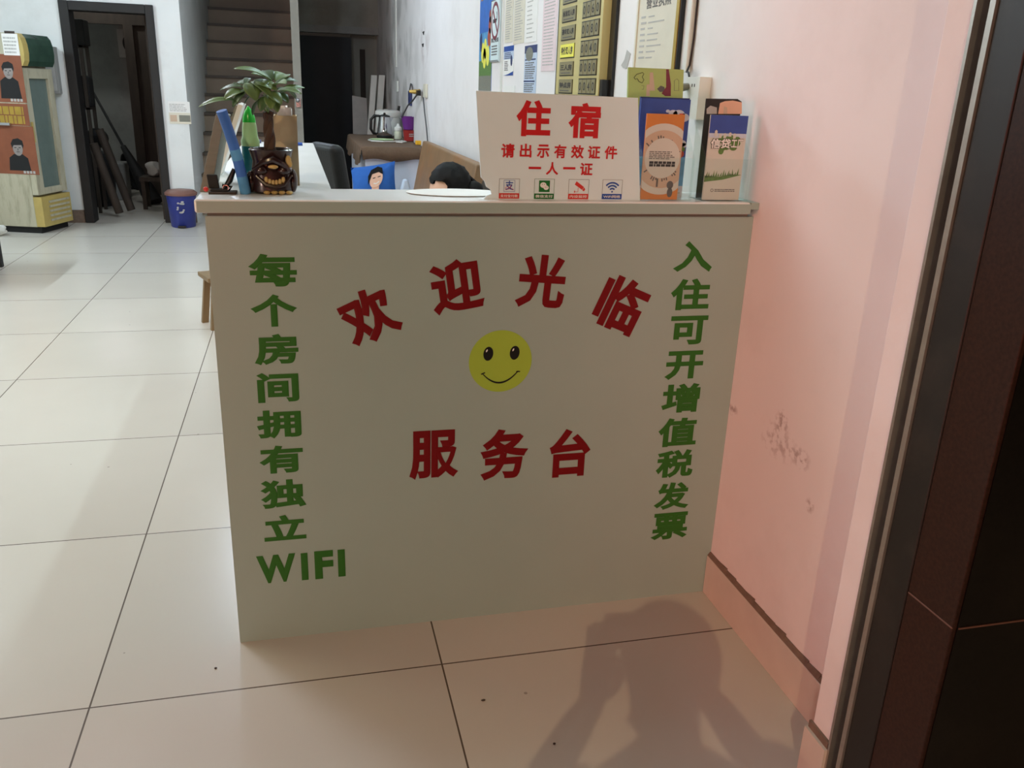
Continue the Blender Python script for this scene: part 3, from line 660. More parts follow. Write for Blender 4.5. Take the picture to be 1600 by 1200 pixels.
# --- plant in a laughing-face pot
pl = thing('potted_plant', (0.139, 0.12, ZS), 'small thick-trunked leafy plant in a brown laughing-face pot on the counter', 'plant')
PC = V((0.139, 0.122, ZS))
pot = N(M_pot).lathe([(0.036, 0.0), (0.046, 0.004), (0.047, 0.03), (0.043, 0.055), (0.041, 0.07), (0.046, 0.088), (0.048, 0.094), (0.045, 0.096), (0.041, 0.092), (0.038, 0.08)], PC, 32, sq=3.2).out('pot', pl, smooth=True)
FP = front(PC.y-0.047)
x0 = PC.x
b = N(M_pot)                                           # brow ridges, cheeks, nose and lips of the face
b.sphere((x0+0.002, PC.y-0.047, ZS+0.060), 0.013, 0.011, 0.009)
b.sphere((x0-0.022, PC.y-0.044, ZS+0.052), 0.014, 0.010, 0.011); b.sphere((x0+0.026, PC.y-0.044, ZS+0.052), 0.014, 0.010, 0.011)
b.tube([(x0-0.040, PC.y-0.043, ZS+0.054), (x0-0.018, PC.y-0.050, ZS+0.069), (x0+0.004, PC.y-0.053, ZS+0.076), (x0+0.024, PC.y-0.050, ZS+0.066), (x0+0.042, PC.y-0.043, ZS+0.050)], [0.003, 0.006, 0.008, 0.006, 0.003])
b.tube([(x0-0.034, PC.y-0.044, ZS+0.040), (x0-0.014, PC.y-0.050, ZS+0.021), (x0+0.006, PC.y-0.051, ZS+0.016), (x0+0.026, PC.y-0.050, ZS+0.021), (x0+0.042, PC.y-0.042, ZS+0.042)], [0.003, 0.005, 0.006, 0.005, 0.003])
b.sphere((x0-0.045, PC.y-0.02, ZS+0.025), 0.012, 0.016, 0.024); b.sphere((x0+0.045, PC.y-0.02, ZS+0.028), 0.010, 0.016, 0.026)
b.out('face', pot, smooth=True)
b = N(M_gold)
b.sphere((x0+0.004, PC.y-0.055, ZS+0.0605), 0.011, 0.004, 0.0045)
for i in range(6):
    t = -1+2*(i+0.5)/6; b.sphere((x0+0.006+t*0.022, PC.y-0.048, ZS+0.0255+0.010*t*t), 0.0042, 0.004, 0.007, 8, 6)
b.out('teeth', pot, smooth=True, label='gold painted teeth and nose bridge')
b = N(M_gold)
for i in range(4): b.sphere((x0-0.012+i*0.016, PC.y-0.048, ZS+0.0045), 0.008, 0.009, 0.0045, 10, 6)
b.out('feet', pot, smooth=True, label='gold painted feet')
N(M_gold).sphere((x0+0.037, PC.y-0.042, ZS+0.074), 0.006, 0.004, 0.011, 10, 8).sphere((x0+0.040, PC.y-0.041, ZS+0.066), 0.005, 0.004, 0.008, 10, 8).out('ear_ornament', pot, smooth=True, label='gold painted ear ornament')
N(M_soil).lathe([(0.034, 0.070), (0.040, 0.080), (0.030, 0.086), (0.005, 0.088)], PC, 20, sq=3.2).out('soil', pl, smooth=True)
b = N(M_stem)
zt_ = on(418, 178, y=PC.y).z; xt = on(418, 178, y=PC.y).x
for k in range(3):
    pts = []
    for i in range(15):
        t = i/14; a = k*2.094+t*5.0; r = 0.006*(1-0.3*t)
        pts.append((PC.x-0.001+(xt-PC.x+0.001)*t+r*math.cos(a), PC.y+r*math.sin(a), ZS+0.08+(zt_-ZS-0.08)*t))
    b.tube(pts, [0.0085-0.0015*i/14 for i in range(15)], 10)
b.tube([(xt, PC.y, zt_-0.012), (xt-0.006, PC.y-0.004, zt_+0.004)], [0.006, 0.005], 8); b.tube([(xt+0.003, PC.y, zt_-0.012), (xt+0.010, PC.y-0.003, zt_+0.006)], [0.006, 0.005], 8)
b.out('trunk', pl, smooth=True)
def leaf(parent, bpx, tpx, yb, yt, w, mt, sag=0.0):
    P0, P1 = on(*bpx, y=PC.y+yb), on(*tpx, y=PC.y+yt); d = P1-P0; L_ = d.length; d.normalize(); w *= 1.38
    side = d.cross(V((0, -0.45, 1))).normalized()
    if side.length < .1: side = V((1, 0, 0))
    nn = side.cross(d).normalized(); bb = N(mt); rows = []
    for i in range(9):
        t = i/8; ww = w*(math.sin(math.pi*min(1, t*0.93+0.04))**0.8)*(0.72+0.4*t)*(1.0 if t < .9 else .75); c_ = P0+d*(L_*t)+nn*(-sag*L_*(t*t)+0.12*L_*math.sin(math.pi*t)*0.6)
        rows.append([c_-side*ww*.5+nn*ww*.16, c_-side*ww*.25+nn*ww*.05, c_, c_+side*ww*.25+nn*ww*.05, c_+side*ww*.5+nn*ww*.16])
    vr = [bb.vs(r) for r in rows]
    for a, c2 in zip(vr, vr[1:]):
        for i in range(4): bb.f([a[i], a[i+1], c2[i+1], c2[i]])
    bb.out('leaf', parent, smooth=True, solid=0.0006)
nodes = [((385, 135), -0.01), ((424, 128), 0.01), ((432, 140), -0.015), ((412, 146), -0.03)]
b = N(M_grass)
for (u, v), yo in nodes:
    a = V((xt, PC.y, zt_-0.002)); e_ = on(u, v, y=PC.y+yo); mid = (a+e_)/2+V((0, 0, 0.008)); b.tube([a, mid, e_], [0.0016, 0.0013, 0.001], 6)
b.out('stalk', pl, smooth=True)
for i, (bp_, tp_, yb, yt, w, mt) in enumerate((
    ((425, 126), (368, 102), 0.01, -0.02, 0.018, M_leaf), ((432, 129), (447, 113), 0.01, 0.05, 0.030, M_leaf), ((430, 131), (466, 124), 0.0, 0.02, 0.018, M_leaf2), ((434, 148), (475, 133), -0.015, 0.01, 0.018, M_leaf),
    ((386, 137), (343, 137), -0.01, 0.0, 0.013, M_leaf2), ((386, 142), (350, 152), -0.01, -0.04, 0.022, M_leaf), ((376, 158), (310, 161), -0.02, -0.04, 0.015, M_leaf), ((383, 134), (389, 120), -0.01, 0.02, 0.012, M_leaf2),
    ((384, 130), (400, 154), -0.01, -0.05, 0.026, M_leaf), ((392, 128), (424, 147), -0.01, -0.05, 0.020, M_leaf), ((412, 124), (404, 143), 0.01, -0.04, 0.026, M_leaf2), ((414, 144), (440, 160), -0.03, -0.06, 0.024, M_leaf),
    ((420, 150), (406, 172), -0.03, -0.05, 0.020, M_leaf2), ((426, 150), (434, 174), -0.02, -0.04, 0.016, M_leaf), ((416, 150), (392, 176), -0.02, 0.02, 0.018, M_leaf2), ((431, 146), (450, 158), -0.01, -0.04, 0.018, M_leaf2),
    ((424, 126), (414, 108), 0.01, 0.04, 0.022, M_leaf2), ((414, 138), (378, 160), -0.03, 0.0, 0.014, M_leaf2), ((424, 130), (395, 112), 0.0, -0.03, 0.018, M_leaf), ((432, 142), (470, 143), -0.01, -0.04, 0.018, M_leaf), ((388, 140), (362, 165), -0.02, -0.03, 0.020, M_leaf2), ((420, 148), (424, 168), -0.03, -0.06, 0.020, M_leaf), ((428, 136), (446, 128), -0.02, -0.05, 0.024, M_leaf), ((386, 134), (366, 128), 0.0, 0.03, 0.018, M_leaf2), ((433, 140), (463, 150), 0.0, 0.05, 0.022, M_leaf2), ((400, 132), (432, 138), -0.01, -0.04, 0.024, M_leaf))):
    leaf(pl, bp_, tp_, yb, yt, w, mt, 0.1)

# --- paper box behind the plant, with loose paper in it
bx = thing('paper_box', (0.17, 0.30, ZS), 'tall tan cardboard box with crumpled paper on top behind the potted plant', 'box')
xl, xr = on(428, 200, y=0.26).x, on(464.5, 200, y=0.26).x; zt = on(450, 181, y=0.26).z
b = N(M_kraft)
for q_ in ((xl, xr, 0.26, 0.263), (xl, xr, 0.347, 0.35), (xl, xl+.003, 0.263, 0.347), (xr-.003, xr, 0.263, 0.347)): b.box(*q_, ZS, zt)
b.box(xl+.003, xr-.003, 0.263, 0.347, ZS, ZS+0.003)
b.out('carton', bx)
b = N(M_wht)
for i in range(7):
    c_ = V((random.uniform(xl+.018, xr-.018), random.uniform(0.278, 0.325), zt-0.004)); b.hexa([c_+V((sx*0.011*random.uniform(.6, 1.1), sy*0.012*random.uniform(.6, 1.1), z_*random.uniform(.7, 1.2)+0.0)) for z_ in (-0.02, 0.022) for sx, sy in ((-1, -1), (1, -1), (1, 1), (-1, 1))])
b.out('crumpled_paper', bx)
# --- rolled blue leaflet, sprayer, boards at the left end
P0, P1 = on(384, 303, y=0.083), on(346, 173, y=0.046); P0.z = ZS+0.002; tp = (P1-P0)
rl = thing('paper_roll', P0, 'slanting rolled blue paper leaning between the plant pot and the black clip', 'paper roll')
pts = [P0+tp*t+V((0.004*math.sin(math.pi*t), 0, 0)) for t in [i/8 for i in range(9)]]
b = N(M_blue).tube(pts, 0.0115, 14); b.out('roll', rl, smooth=True)
for t0, t1 in ((0.0, 0.22), (0.42, 0.55)): N(M_cyan).tube([P0+tp*(t0+(t1-t0)*i/4)+V((0.004*math.sin(math.pi*(t0+(t1-t0)*i/4)), 0, 0)) for i in range(5)], 0.0118, 14).out('printed_band', rl, smooth=True, label='paler sky-blue printed band')
bc = V((on(393, 250, y=0.33).x, 0.33, ZS))
zz = lambda v: on(392, v, y=0.33).z-ZS
sp = thing('spray_bottle', bc, 'plastic bottle with teal liquid and bright green cap behind the rolled paper', 'bottle')
N(M_teal).lathe([(0.019, 0.0), (0.0215, 0.003), (0.0215, zz(228))], bc, 24).out('body', sp, smooth=True, label='teal filled lower half')
N(M_gclr).lathe([(0.0216, zz(228)), (0.0225, zz(220)), (0.019, zz(214)), (0.017, zz(196)), (0.0155, zz(191))], bc, 24).out('shoulder', sp, smooth=True, label='clear pale green upper half')
N(M_gbot).lathe([(0.0158, zz(191)), (0.0145, zz(183)), (0.009, zz(173)), (0.0035, zz(168)), (0.002, zz(166))], bc, 24).out('cap', sp, smooth=True, label='bright green pointed cap')
def plank(name, lo, hi, th, y0, y1, mt, label, cat, parts=None):
    """a board standing on edge, leaning sideways: lo/hi = x of its left face at bottom / top"""
    (xb_, zb_), (xt_, zt_) = lo, hi
    return tag(N(mt).hexa([(xb_, y0, zb_), (xb_+th, y0, zb_), (xb_+th, y1, zb_), (xb_, y1, zb_), (xt_, y0, zt_), (xt_+th*.7, y0, zt_-0.008), (xt_+th*.7, y1, zt_-0.008), (xt_, y1, zt_)]).out(name, bevel=0.001), label, cat)
A, T = on(312.5, 303, y=0.112), on(337, 178, y=0.112)
plank('wooden_board', (A.x, ZS), (T.x, T.z), 0.024, 0.112, 0.33, M_brown, 'brown board leaning at the left edge of the counter', 'board')
A, T = on(336, 275, y=0.44), on(372, 162, y=0.44)
fr_ = thing('picture_frame', (A.x, 0.5, ZS), 'slim white frame leaning behind the rolled blue paper', 'frame')
N(M_wplastic).hexa([(A.x, 0.44, ZS), (A.x+.011, 0.44, ZS), (A.x+.011, 0.60, ZS), (A.x, 0.60, ZS), (T.x, 0.44, T.z), (T.x+.011, 0.44, T.z-.004), (T.x+.011, 0.60, T.z-.004), (T.x, 0.60, T.z)]).out('frame', fr_)
N(M_brown).hexa([(A.x-.007, 0.445, ZS), (A.x-.0005, 0.445, ZS), (A.x-.0005, 0.595, ZS), (A.x-.007, 0.595, ZS), (T.x-.007, 0.445, T.z-.004), (T.x-.0005, 0.445, T.z-.004), (T.x-.0005, 0.595, T.z-.004), (T.x-.007, 0.595, T.z-.004)]).out('backing', fr_)
b = N(M_wht)
for i in range(9): a = random.uniform(-.12, .12); b.prism(Fr((0.095+random.uniform(-.006, .006), 0.78, ZS+0.0005+i*0.0016), (math.cos(a), math.sin(a), 0), (-math.sin(a), math.cos(a), 0)), [(-.06, -.1), (.06, -.1), (.06, .1), (-.06, .1)], 0, 0.0012)
tag(b.out('paper_stack'), 'untidy stack of white papers on the side counter beyond the slim white frame', 'papers')
Q = on(356, 301, z=ZS); 
tr_ = tag(N(M_junk2).box(0.004, 0.062, 0.068, 0.110, ZS, ZS+0.005).out('small_tray', bevel=0.001), 'thin brown tray under the black clip at the counter corner', 'tray')
ZT = ZS+0.005
b0 = thing('phone_stand', (0.022, 0.085, ZT), 'small black phone stand with red knob at the left end of the counter', 'stand')
N(M_blkm).box(0.008, 0.044, 0.074, 0.100, ZT, ZT+0.006).out('base', b0, bevel=0.001)
a_, c_ = on(322, 273, y=0.09), on(342, 293, y=0.09)
N(M_blkm).hexa([(a_.x+.004, 0.084, ZT+.006), (c_.x+.002, 0.084, ZT+.006), (c_.x+.002, 0.091, ZT+.006), (a_.x+.004, 0.091, ZT+.006), (a_.x, 0.094, a_.z), (c_.x-.002, 0.094, a_.z), (c_.x-.002, 0.099, a_.z), (a_.x, 0.099, a_.z)]).out('plate', b0, bevel=0.002)
kx = on(322, 298, y=0.071)
N(M_pred).sphere((kx.x, 0.0695, ZT+0.006), 0.0055, 0.0045, 0.0055).out('knob', b0, smooth=True, label='round red knob')
cl = thing('clip', (0.05, 0.088, ZT), 'black spring clip standing beside the small phone stand', 'clip')
u0, u1 = on(366, 264, y=0.09), on(351, 300, y=0.09); u1.z = ZT+0.006
b = N(M_blk).tube([u1, u1+(u0-u1)*.4+V((.003, 0, 0)), u0], [0.004, 0.0065, 0.0045], 10); b.tube([on(356, 302, y=0.095)*1.0+V((0, 0, .004)), on(362, 292, y=0.095), on(347, 289, y=0.095)], [0.003, 0.004, 0.003], 8)
b.out('grip', cl, smooth=True)
b = N(M_chrome).ring(Fr((on(353, 299, y=0.079).x, 0.079, ZT+0.008), (1, 0, 0), (0, 0, 1)), 0, 0, 0.006, 0.0014, -0.0006, 0.0008, n=20); b.out('metal_ring', cl)
# --- things further along the counter
e0 = on(690, 297, z=ZS)
b = N(M_wht).lathe([(0.095, 0.0), (0.118, 0.0015), (0.119, 0.003), (0.0, 0.003)][:3], (0.56, 0.125, ZS), 40); b.xf(Matrix.Translation((0.56, 0.125, 0)) @ Matrix.Diagonal((1, 0.62, 1, 1)) @ Matrix.Translation((-0.56, -0.125, 0)))
tag(b.out('oval_mat', smooth=True), 'flat white oval mat lying on the counter left of the notice board', 'mat')
pn = on(468, 226, z=ZS+.004)
tag(N(M_pblue).cyl((pn.x-0.03, pn.y, ZS+.0065), (pn.x+.012, pn.y, ZS+.0065), 0.0062).out('blue_pen', smooth=True), 'short blue pen on the far end of the side counter', 'pen')
pn = on(405, 223, z=ZS+.004)
tag(N(M_navy).box(pn.x-.02, pn.x+.006, 1.80, 1.84, ZS, ZS+.012).out('small_box', bevel=.002), 'tiny dark blue box at the far end of the side counter left of the plant', 'box')

# ================================================================== RIGHT WALL
WF = right_wall(XW)
def wp(u, v): return WF.px(u, v)
def sheet(name, u0, u1, v0, v1, mt, label, cat, th=0.002, group=None):
    """a sheet pinned to the right wall from photograph extents (top may lie above the frame)"""
    vc = max(v1-20, 10); a0 = wp(u0, vc)[0]; a1 = wp(u1, vc)[0]; zb = wp((u0+u1)/2, v1)[1]
    zt = wp((u0+u1)/2, v0)[1]
    return a0, a1, zb, zt
def mk(name, ext, mt, label, cat, deco=None, th=0.002, h0=0.0003, group=None):
    a0, a1, zb, zt = ext; b = N(mt).rect(WF, a0, a1, zb, zt, h0, h0+th)
    if deco: deco(b, a0, a1, zb, zt, h0+th)
    return tag(b.out(name), label, cat, group)
def lines(mt, n, mx=0.12, fill=0.6, w=0.4):
    def d(b, a0, a1, zb, zt, h): b.m(mt); rough_lines(b, WF, a0+(a1-a0)*mx, a1-(a1-a0)*mx, zb+(zt-zb)*0.04, zt-(zt-zb)*0.04, n, h, h+0.0004, fill, w)
    return d
def deco_poster(b, a0, a1, zb, zt, h):
    w, H = a1-a0, zt-zb
    b.m(M_grass).rect(WF, a0, a1, zb+H*.13, zb+H*.26, h, h+.0004); b.m(M_brown).rect(WF, a0, a1, zb, zb+H*.13, h, h+.0004)
    b.m(M_cyan).rect(WF, a0, a1, zb+H*.26, zb+H*.5, h, h+.0004)
    b.m(M_neon)
    for fx, fz in ((.3, .33), (.5, .36), (.7, .3), (.45, .28)): b.disc(WF, a0+w*fx, zb+H*fz, w*.12, w*.16, h+.0004, h+.0007, 12)
    b.m(M_navy).disc(WF, a0+w*.15, zb+H*.42, w*.1, w*.15, h+.0004, h+.0007, 12)
    b.m(M_orange)
    for fx, fz, r in ((.8, .45, .14), (.85, .55, .13), (.85, .62, .1)): b.disc(WF, a0+w*fx, zb+H*fz, w*r, w*r, h+.0004, h+.0007, 12)
    b.m(M_oran).prism(WF, [(a0+w*.1, zb+H*.77), (a0+w*.9, zb+H*.80), (a0+w*.8, zb+H*.84), (a0+w*.1, zb+H*.82)], h, h+.0006)
    b.m(M_blue).rect(WF, a0+w*.05, a0+w*.6, zb+H*.86, zb+H*.9, h, h+.0005)
e0 = sheet('', 748.5, 768, 0, 142, None, '', ''); e0 = (e0[0], e0[1], e0[2], 1.98)
mk('poster', e0, M_blue, 'blue and green cartoon poster at the left end of the row of notices', 'poster', deco_poster)
def deco_nosmoke(b, a0, a1, zb, zt, h):
    w, H = a1-a0, zt-zb; cx, cz = (a0+a1)/2, zb+H*.66; r = w*.40
    b.m(M_plum).ring(WF, cx, cz, r, w*.09, h, h+.0006, n=40); b.band(WF, [(cx-r*.7, cz+r*.7), (cx+r*.7, cz-r*.7)], w*.08, h+.0006, h+.001)
    b.m(M_ink2).rect(WF, cx-r*.6, cx+r*.35, cz-r*.1, cz+r*.12, h, h+.0005); b.band(WF, [(cx+r*.4, cz+.01*w), (cx+r*.55, cz+r*.3), (cx+r*.4, cz+r*.5)], w*.05, h, h+.0005)
    b.m(M_ink2).text(WF, '禁止吸烟', cx, zb+H*.355, w*.82, H*.075, .03, lift=h)
    b.m(M_ink); rough_lines(b, WF, a0+w*.15, a1-w*.15, zb+H*.1, zb+H*.28, 4, h, h+.0004); b.m(M_ink2).rect(WF, a0+w*.05, a1-w*.1, zb+H*.02, zb+H*.03, h, h+.0004)
    b.m(M_ink)
    for q_ in ((a0, a1, zb, zb+w*.02), (a0, a0+w*.02, zb, zt), (a1-w*.02, a1, zb, zt), (a0, a1, zt-w*.02, zt)): b.rect(WF, *q_, h, h+.0004)
e1 = sheet('', 768.5, 782, 0, 97, None, '', ''); zt_n = e1[2]+ (wp(775, 2)[1]-e1[2])*1.02
mk('no_smoking_sign', (e1[0], e1[1], e1[2], zt_n), M_sign, 'narrow no smoking sign with a crossed-out cigarette beside the cartoon poster', 'sign', deco_nosmoke, th=0.006, h0=0.003)
a_ = wp(786, 60)[0]; tag(N(M_wplastic).rect(WF, a_-0.012, a_+0.012, 1.0, 2.4, 0.0003, 0.010).out('cable_duct'), 'white plastic cable duct running up the wall right of the no smoking sign', 'cable duct')
e2 = sheet('', 789.5, 801.5, 0, 66, None, '', ''); mk('notice_sheet', (e2[0], e2[1], e2[2], 1.90), M_cert, 'typed notice sheet nearest to the white cable duct', 'notice', lines(M_lgrey, 26))
e3 = sheet('', 803, 819.5, 0, 68, None, '', ''); mk('notice_sheet', (e3[0], e3[1], e3[2], 1.90), M_cert, 'typed notice sheet above the small blue handbill, touching the plain white sheet', 'notice', lines(M_lgrey, 26))
e4 = sheet('', 821, 839.5, 0, 66, None, '', ''); mk('notice_sheet', (e4[0], e4[1], e4[2], 1.90), M_wht, 'bright white notice sheet above the navy topped price leaflet', 'notice', lines(M_lgrey, 16, .15, .5, .25))
def deco_hand(b, a0, a1, zb, zt, h):
    w, H = a1-a0, zt-zb
    b.m(M_pblue).rect(WF, a0, a1, zb+H*.82, zt, h, h+.0004); b.m(M_pblue).prism(WF, [(a0, zb), (a1, zb), (a1, zb+H*.14), (a0+w*.5, zb+H*.05)], h, h+.0004); b.m(M_pale).rect(WF, a0, a1, zb+H*.55, zb+H*.82, h, h+.0003)
    b.m(M_navy); rough_lines(b, WF, a0+w*.1, a1-w*.1, zb+H*.56, zb+H*.8, 4, h+.0004, h+.0007); b.disc(WF, a0+w*.8, zb+H*.5, w*.1, w*.12, h, h+.0005, 10)
    b.m(M_ink); rough_lines(b, WF, a0+w*.1, a0+w*.5, zb+H*.16, zb+H*.5, 6, h, h+.0004)
e5 = sheet('', 787.5, 803, 72, 118, None, '', ''); mk('handbill', e5, M_wht, 'small blue and white handbill under the typed notice sheets', 'handbill', deco_hand)
def deco_navy(b, a0, a1, zb, zt, h):
    w, H = a1-a0, zt-zb
    b.m(M_navy).rect(WF, a0, a1, zb+H*.84, zt, h, h+.0004); b.m(M_brown).disc(WF, a0+w*.4, zb+H*.82, w*.3, w*.14, h+.0004, h+.0007, 14)
    b.m(M_navy).rect(WF, a0+w*.05, a1-w*.08, zb+H*.69, zb+H*.72, h, h+.0004); b.rect(WF, a0, a1-w*.1, zb+H*.24, zb+H*.27, h, h+.0004)
    b.m(M_ink); rough_lines(b, WF, a0+w*.08, a1-w*.1, zb+H*.30, zb+H*.66, 8, h, h+.0004); rough_lines(b, WF, a0+w*.05, a1-w*.1, zb+H*.02, zb+H*.22, 5, h, h+.0004)
e6 = sheet('', 819, 838, 71, 146, None, '', ''); mk('leaflet_sheet', e6, M_pale, 'tall pale blue leaflet with navy top taped left of the price board', 'leaflet', deco_navy)
e7 = sheet('', 846.5, 868, 0, 111, None, '', ''); mk('pink_notice', (e7[0], e7[1], e7[2], 1.92), M_pink, 'pale pink printed sheet right beside the price board', 'notice', lines(M_lgrey, 34, .1, .8, .35))
e8 = sheet('', 788, 805, 134, 150, None, '', ''); mk('scrap_of_paper', (e8[0], e8[1], e8[2]-.05, e8[3]), M_wht, 'blank white scrap below the blue and white handbill', 'paper')
tg = thing('torn_paper', (XW, 0.93, 1.45), 'torn scrap of paper stuck to the wall left of the gold certificate', 'paper')
N(M_lgrey).prism(WF, [wp(974, 106), wp(979, 108), wp(981, 103), wp(986, 84), wp(980, 78), wp(976, 93), wp(971, 102)][::1], 0.0003, 0.0012).out('scrap', tg)

# --- price board
PT = 0.042; PFR = right_wall(XW-PT)
bp = lambda u, v: PFR.px(u, v)
aL = bp(869.5, 100)[0]; aR = bp(937, 100)[0]; zb = bp(900, 148.5)[1]
ZPT = 1.95
pb = thing('price_board', (XW, -(aL+aR)/2, zb), 'gold room price board with flip numbers in a black frame', 'price board')
N(M_lemon).rect(WF, aL+.004, aR, zb, ZPT, 0.004, PT).out('panel', pb, bevel=.002)
b = N(M_blk); b.rect(WF, aL-.02, aL+.003, zb-.012, ZPT, 0.0005, PT-.004); b.rect(WF, aR+.001, aR+.05, zb-.015, ZPT, 0.0005, 0.012); b.rect(WF, aL+.003, aR+.0, zb-.015, zb-.001, 0.0005, 0.02); b.rect(WF, aR+.001, aR+.03, zb-.015, zb+.055, 0.012, PT-.004); b.out('frame', pb)
rows = ['三人间', '标准双人房', '豪华双人房', '特价双人房', '三人房', '钟点房']; nums = ['0080', '0060', '0080', '0040', '0080', '0040']
n0, n1 = bp(877.5, 60)[0], bp(898.5, 60)[0]; d0, d1 = bp(908.5, 60)[0], bp(935.5, 60)[0]
ztop5 = bp(876, 124.7)[1]; ztop1 = bp(879, 14.7)[1]; pitch = (ztop1-ztop5)/4; hgt = bp(876, 124.7)[1]-bp(876, 144.5)[1]
for i in range(-1, 5):
    zt_r = ztop1-i*pitch; k = i+1
    b = N(M_blk).rect(PFR, n0-.002, n1+.004, zt_r-hgt-.004, zt_r+.001, 0.0, 0.001); b.m(M_neon if i == 2 else M_plate).rect(PFR, n0, n1, zt_r-hgt, zt_r, 0.001, 0.003)
    s = rows[k]; fw = (n1-n0)*.84
    b.m(M_ink2).text(PFR, s, (n0+n1)/2, zt_r-hgt*(.5 if i == 2 else .42), fw, hgt*(.62 if i == 2 else .46), .035, lift=.003)
    if i != 2: b.m(M_ink); rough_lines(b, PFR, n0+(n1-n0)*.14, n1-(n1-n0)*.14, zt_r-hgt*.92, zt_r-hgt*.76, 1, .003, .0034, .9)
    b.out('name_plate', pb, label='bright yellow name plate' if i == 2 else None)
    b = N(M_blk).rect(PFR, d0-.003, d1+.003, zt_r-hgt-.004, zt_r+.004, 0.0, 0.001)
    wd = (d1-d0)/4
    for j in range(4):
        b.m(M_certg if False else M_plate).rect(PFR, d0+wd*j+.003, d0+wd*(j+1)-.003, zt_r-hgt, zt_r, 0.001, 0.003)
        b.m(M_ink2).text(PFR, nums[k][j], d0+wd*(j+.5), zt_r-hgt*.5, wd*.5, hgt*.62, .06 if (i == 2 and j == 2) else .01, lift=.003)
    b.out('flip_number', pb)
# --- framed certificate
cl0 = wp(996.5, 80)[0]; cr0 = wp(1060, 80)[0]; cr1 = wp(1068, 80)[0]
ct = thing('framed_certificate', (XW, -cr0, 1.40), 'framed certificate in a thin gold frame above the green magazine', 'certificate')
b = N(M_cert).rect(WF, cl0+.006, cr0-.006, 1.40, 1.72, .004, .008); b.m(M_ink)
b.text(WF, '营业执照', (cl0+cr0)/2, 1.615, (cr0-cl0)*.6, .030, .02, lift=.008); b.m(M_lgrey)
for i in range(8):
    z_ = 1.575-i*.017; b.rect(WF, cl0+.03, cl0+.03+random.uniform(.02, .05), z_, z_+.006, .008, .0084); b.rect(WF, cl0+.09, cl0+.09+random.uniform(.03, .13), z_, z_+.004, .008, .0084)
b.out('paper', ct)
b = N(M_certg)
b.rect(WF, cr0-.006, cr0+.014, 1.385, 1.73, .0005, .016); b.m(M_cert).rect(WF, cl0-.006, cl0+.006, 1.385, 1.73, .0005, .012); b.m(M_certg).rect(WF, cl0+.006, cr0-.006, 1.385, 1.40, .0005, .014); b.rect(WF, cl0+.006, cr0-.006, 1.72, 1.73, .0005, .014); b.m(M_blk).rect(WF, cr0+.014, cr0+.022, 1.385, 1.73, .0005, .014)
b.out('frame', ct)
# --- conduit and socket box by the certificate
pa = wp(1081, 60)[0]
cn = thing('cable_pipe', (XW, -pa, 1.4), 'stained white plastic pipe with black cable running down to the socket box', 'pipe')
N(M_wplastic).rect(WF, pa-.010, pa+.014, 1.41, 2.6, .0005, .016).out('pipe', cn, bevel=.003)
cA = wp(1088, 0); cB = wp(1079, 112)
N(M_blk).tube([WF.p(pa+.021, 2.6, .004), WF.p(pa+.021, 1.5, .004), WF.p(pa+.016, 1.43, .006), WF.p(pa+.03, 1.412, .02), WF.p(pa+.055, 1.409, .025), WF.p(pa+.068, 1.398, .028)], .003).out('cable', cn, smooth=True)
sb0 = wp(1079, 140)[0]; sb1 = wp(1104, 140)[0]
so = thing('socket_box', (XW, -sb0, 1.33), 'white surface socket box with a plug behind the leaflet holders', 'socket')
zs = wp(1090, 121)[1]
FS = right_wall(XW-.035)
s0 = FS.px(1071, 140)[0]; s1 = FS.px(1092, 140)[0]
b = N(M_wplastic).rect(WF, s0, s1, zs-.11, zs, .0005, .035); b.m(M_blk)
for dx in (.45, .62): b.rect(FS, s0+(s1-s0)*dx, s0+(s1-s0)*(dx+.06), zs-.026, zs-.018, 0, .0006)
b.out('box', so, bevel=.002)
b = N(M_brown).cyl(FS.p(s0+(s1-s0)*.2, zs-.025, 0.0003), FS.p(s0+(s1-s0)*.2, zs-.03, .03), .009, .012); b.out('plug', so, smooth=True, label='grey plug pushed into the socket')

# ================================================================== BEHIND THE COUNTER
# --- table with brown cloth
TZ = 0.85; TY = 5.65
tb = thing('side_table', (1.0, 6.4, 0), 'long pale table under a brown cloth along the right wall', 'table')
tx0 = on(560, 235, y=TY).x; tx0 = 0.76
b = N(M_chest).box(tx0, 1.26, TY+.012, TY+.03, 0, TZ-.02); b.out('front_panel', tb)
b = N(M_chest).box(tx0, tx0+.02, TY+.03, 7.6, 0, TZ-.02); b.box(1.24, 1.26, TY+.03, 7.6, 0, TZ-.02); b.box(tx0+.02, 1.24, 7.58, 7.6, 0, TZ-.02); b.out('side_panel', tb)
N(M_brown).box(tx0-.01, 1.265, TY, 7.62, TZ-.02, TZ).out('tabletop', tb)
b = N(M_cloth)
nx, ny = 18, 20; g_ = []
x_s = [tx0-.035]*2+[tx0-.02+(1.27-tx0+.02)*i/nx for i in range(nx+1)]
y_s = [TY-.02]*2+[TY-.012+1.95*j/ny for j in range(ny+1)]
for j, yy in enumerate(y_s):
    row = []
    for i, xx in enumerate(x_s):
        z = TZ+.0022+.006*max(0, math.sin(xx*23+yy*7))*.4
        X, Y = xx, yy
        if j == 0: z = TZ-.105+.012*math.sin(xx*17); Y -= .012+.006*math.sin(xx*40)
        if i == 0: z = min(z, TZ-.15+.03*math.sin(yy*6)); X -= .02+.01*math.sin(yy*23)
        if j == 1 or i == 1: z = TZ-.006
        row.append(b.bm.verts.new((X, Y, z)))
    g_.append(row)
for r0, r1 in zip(g_, g_[1:]):
    for i in range(len(r0)-1): b.f([r0[i], r0[i+1], r1[i+1], r1[i]])
tag(b.out('tablecloth', smooth=True, solid=.003), 'brown cloth draped over the long pale table', 'tablecloth')
TC = TZ+.006
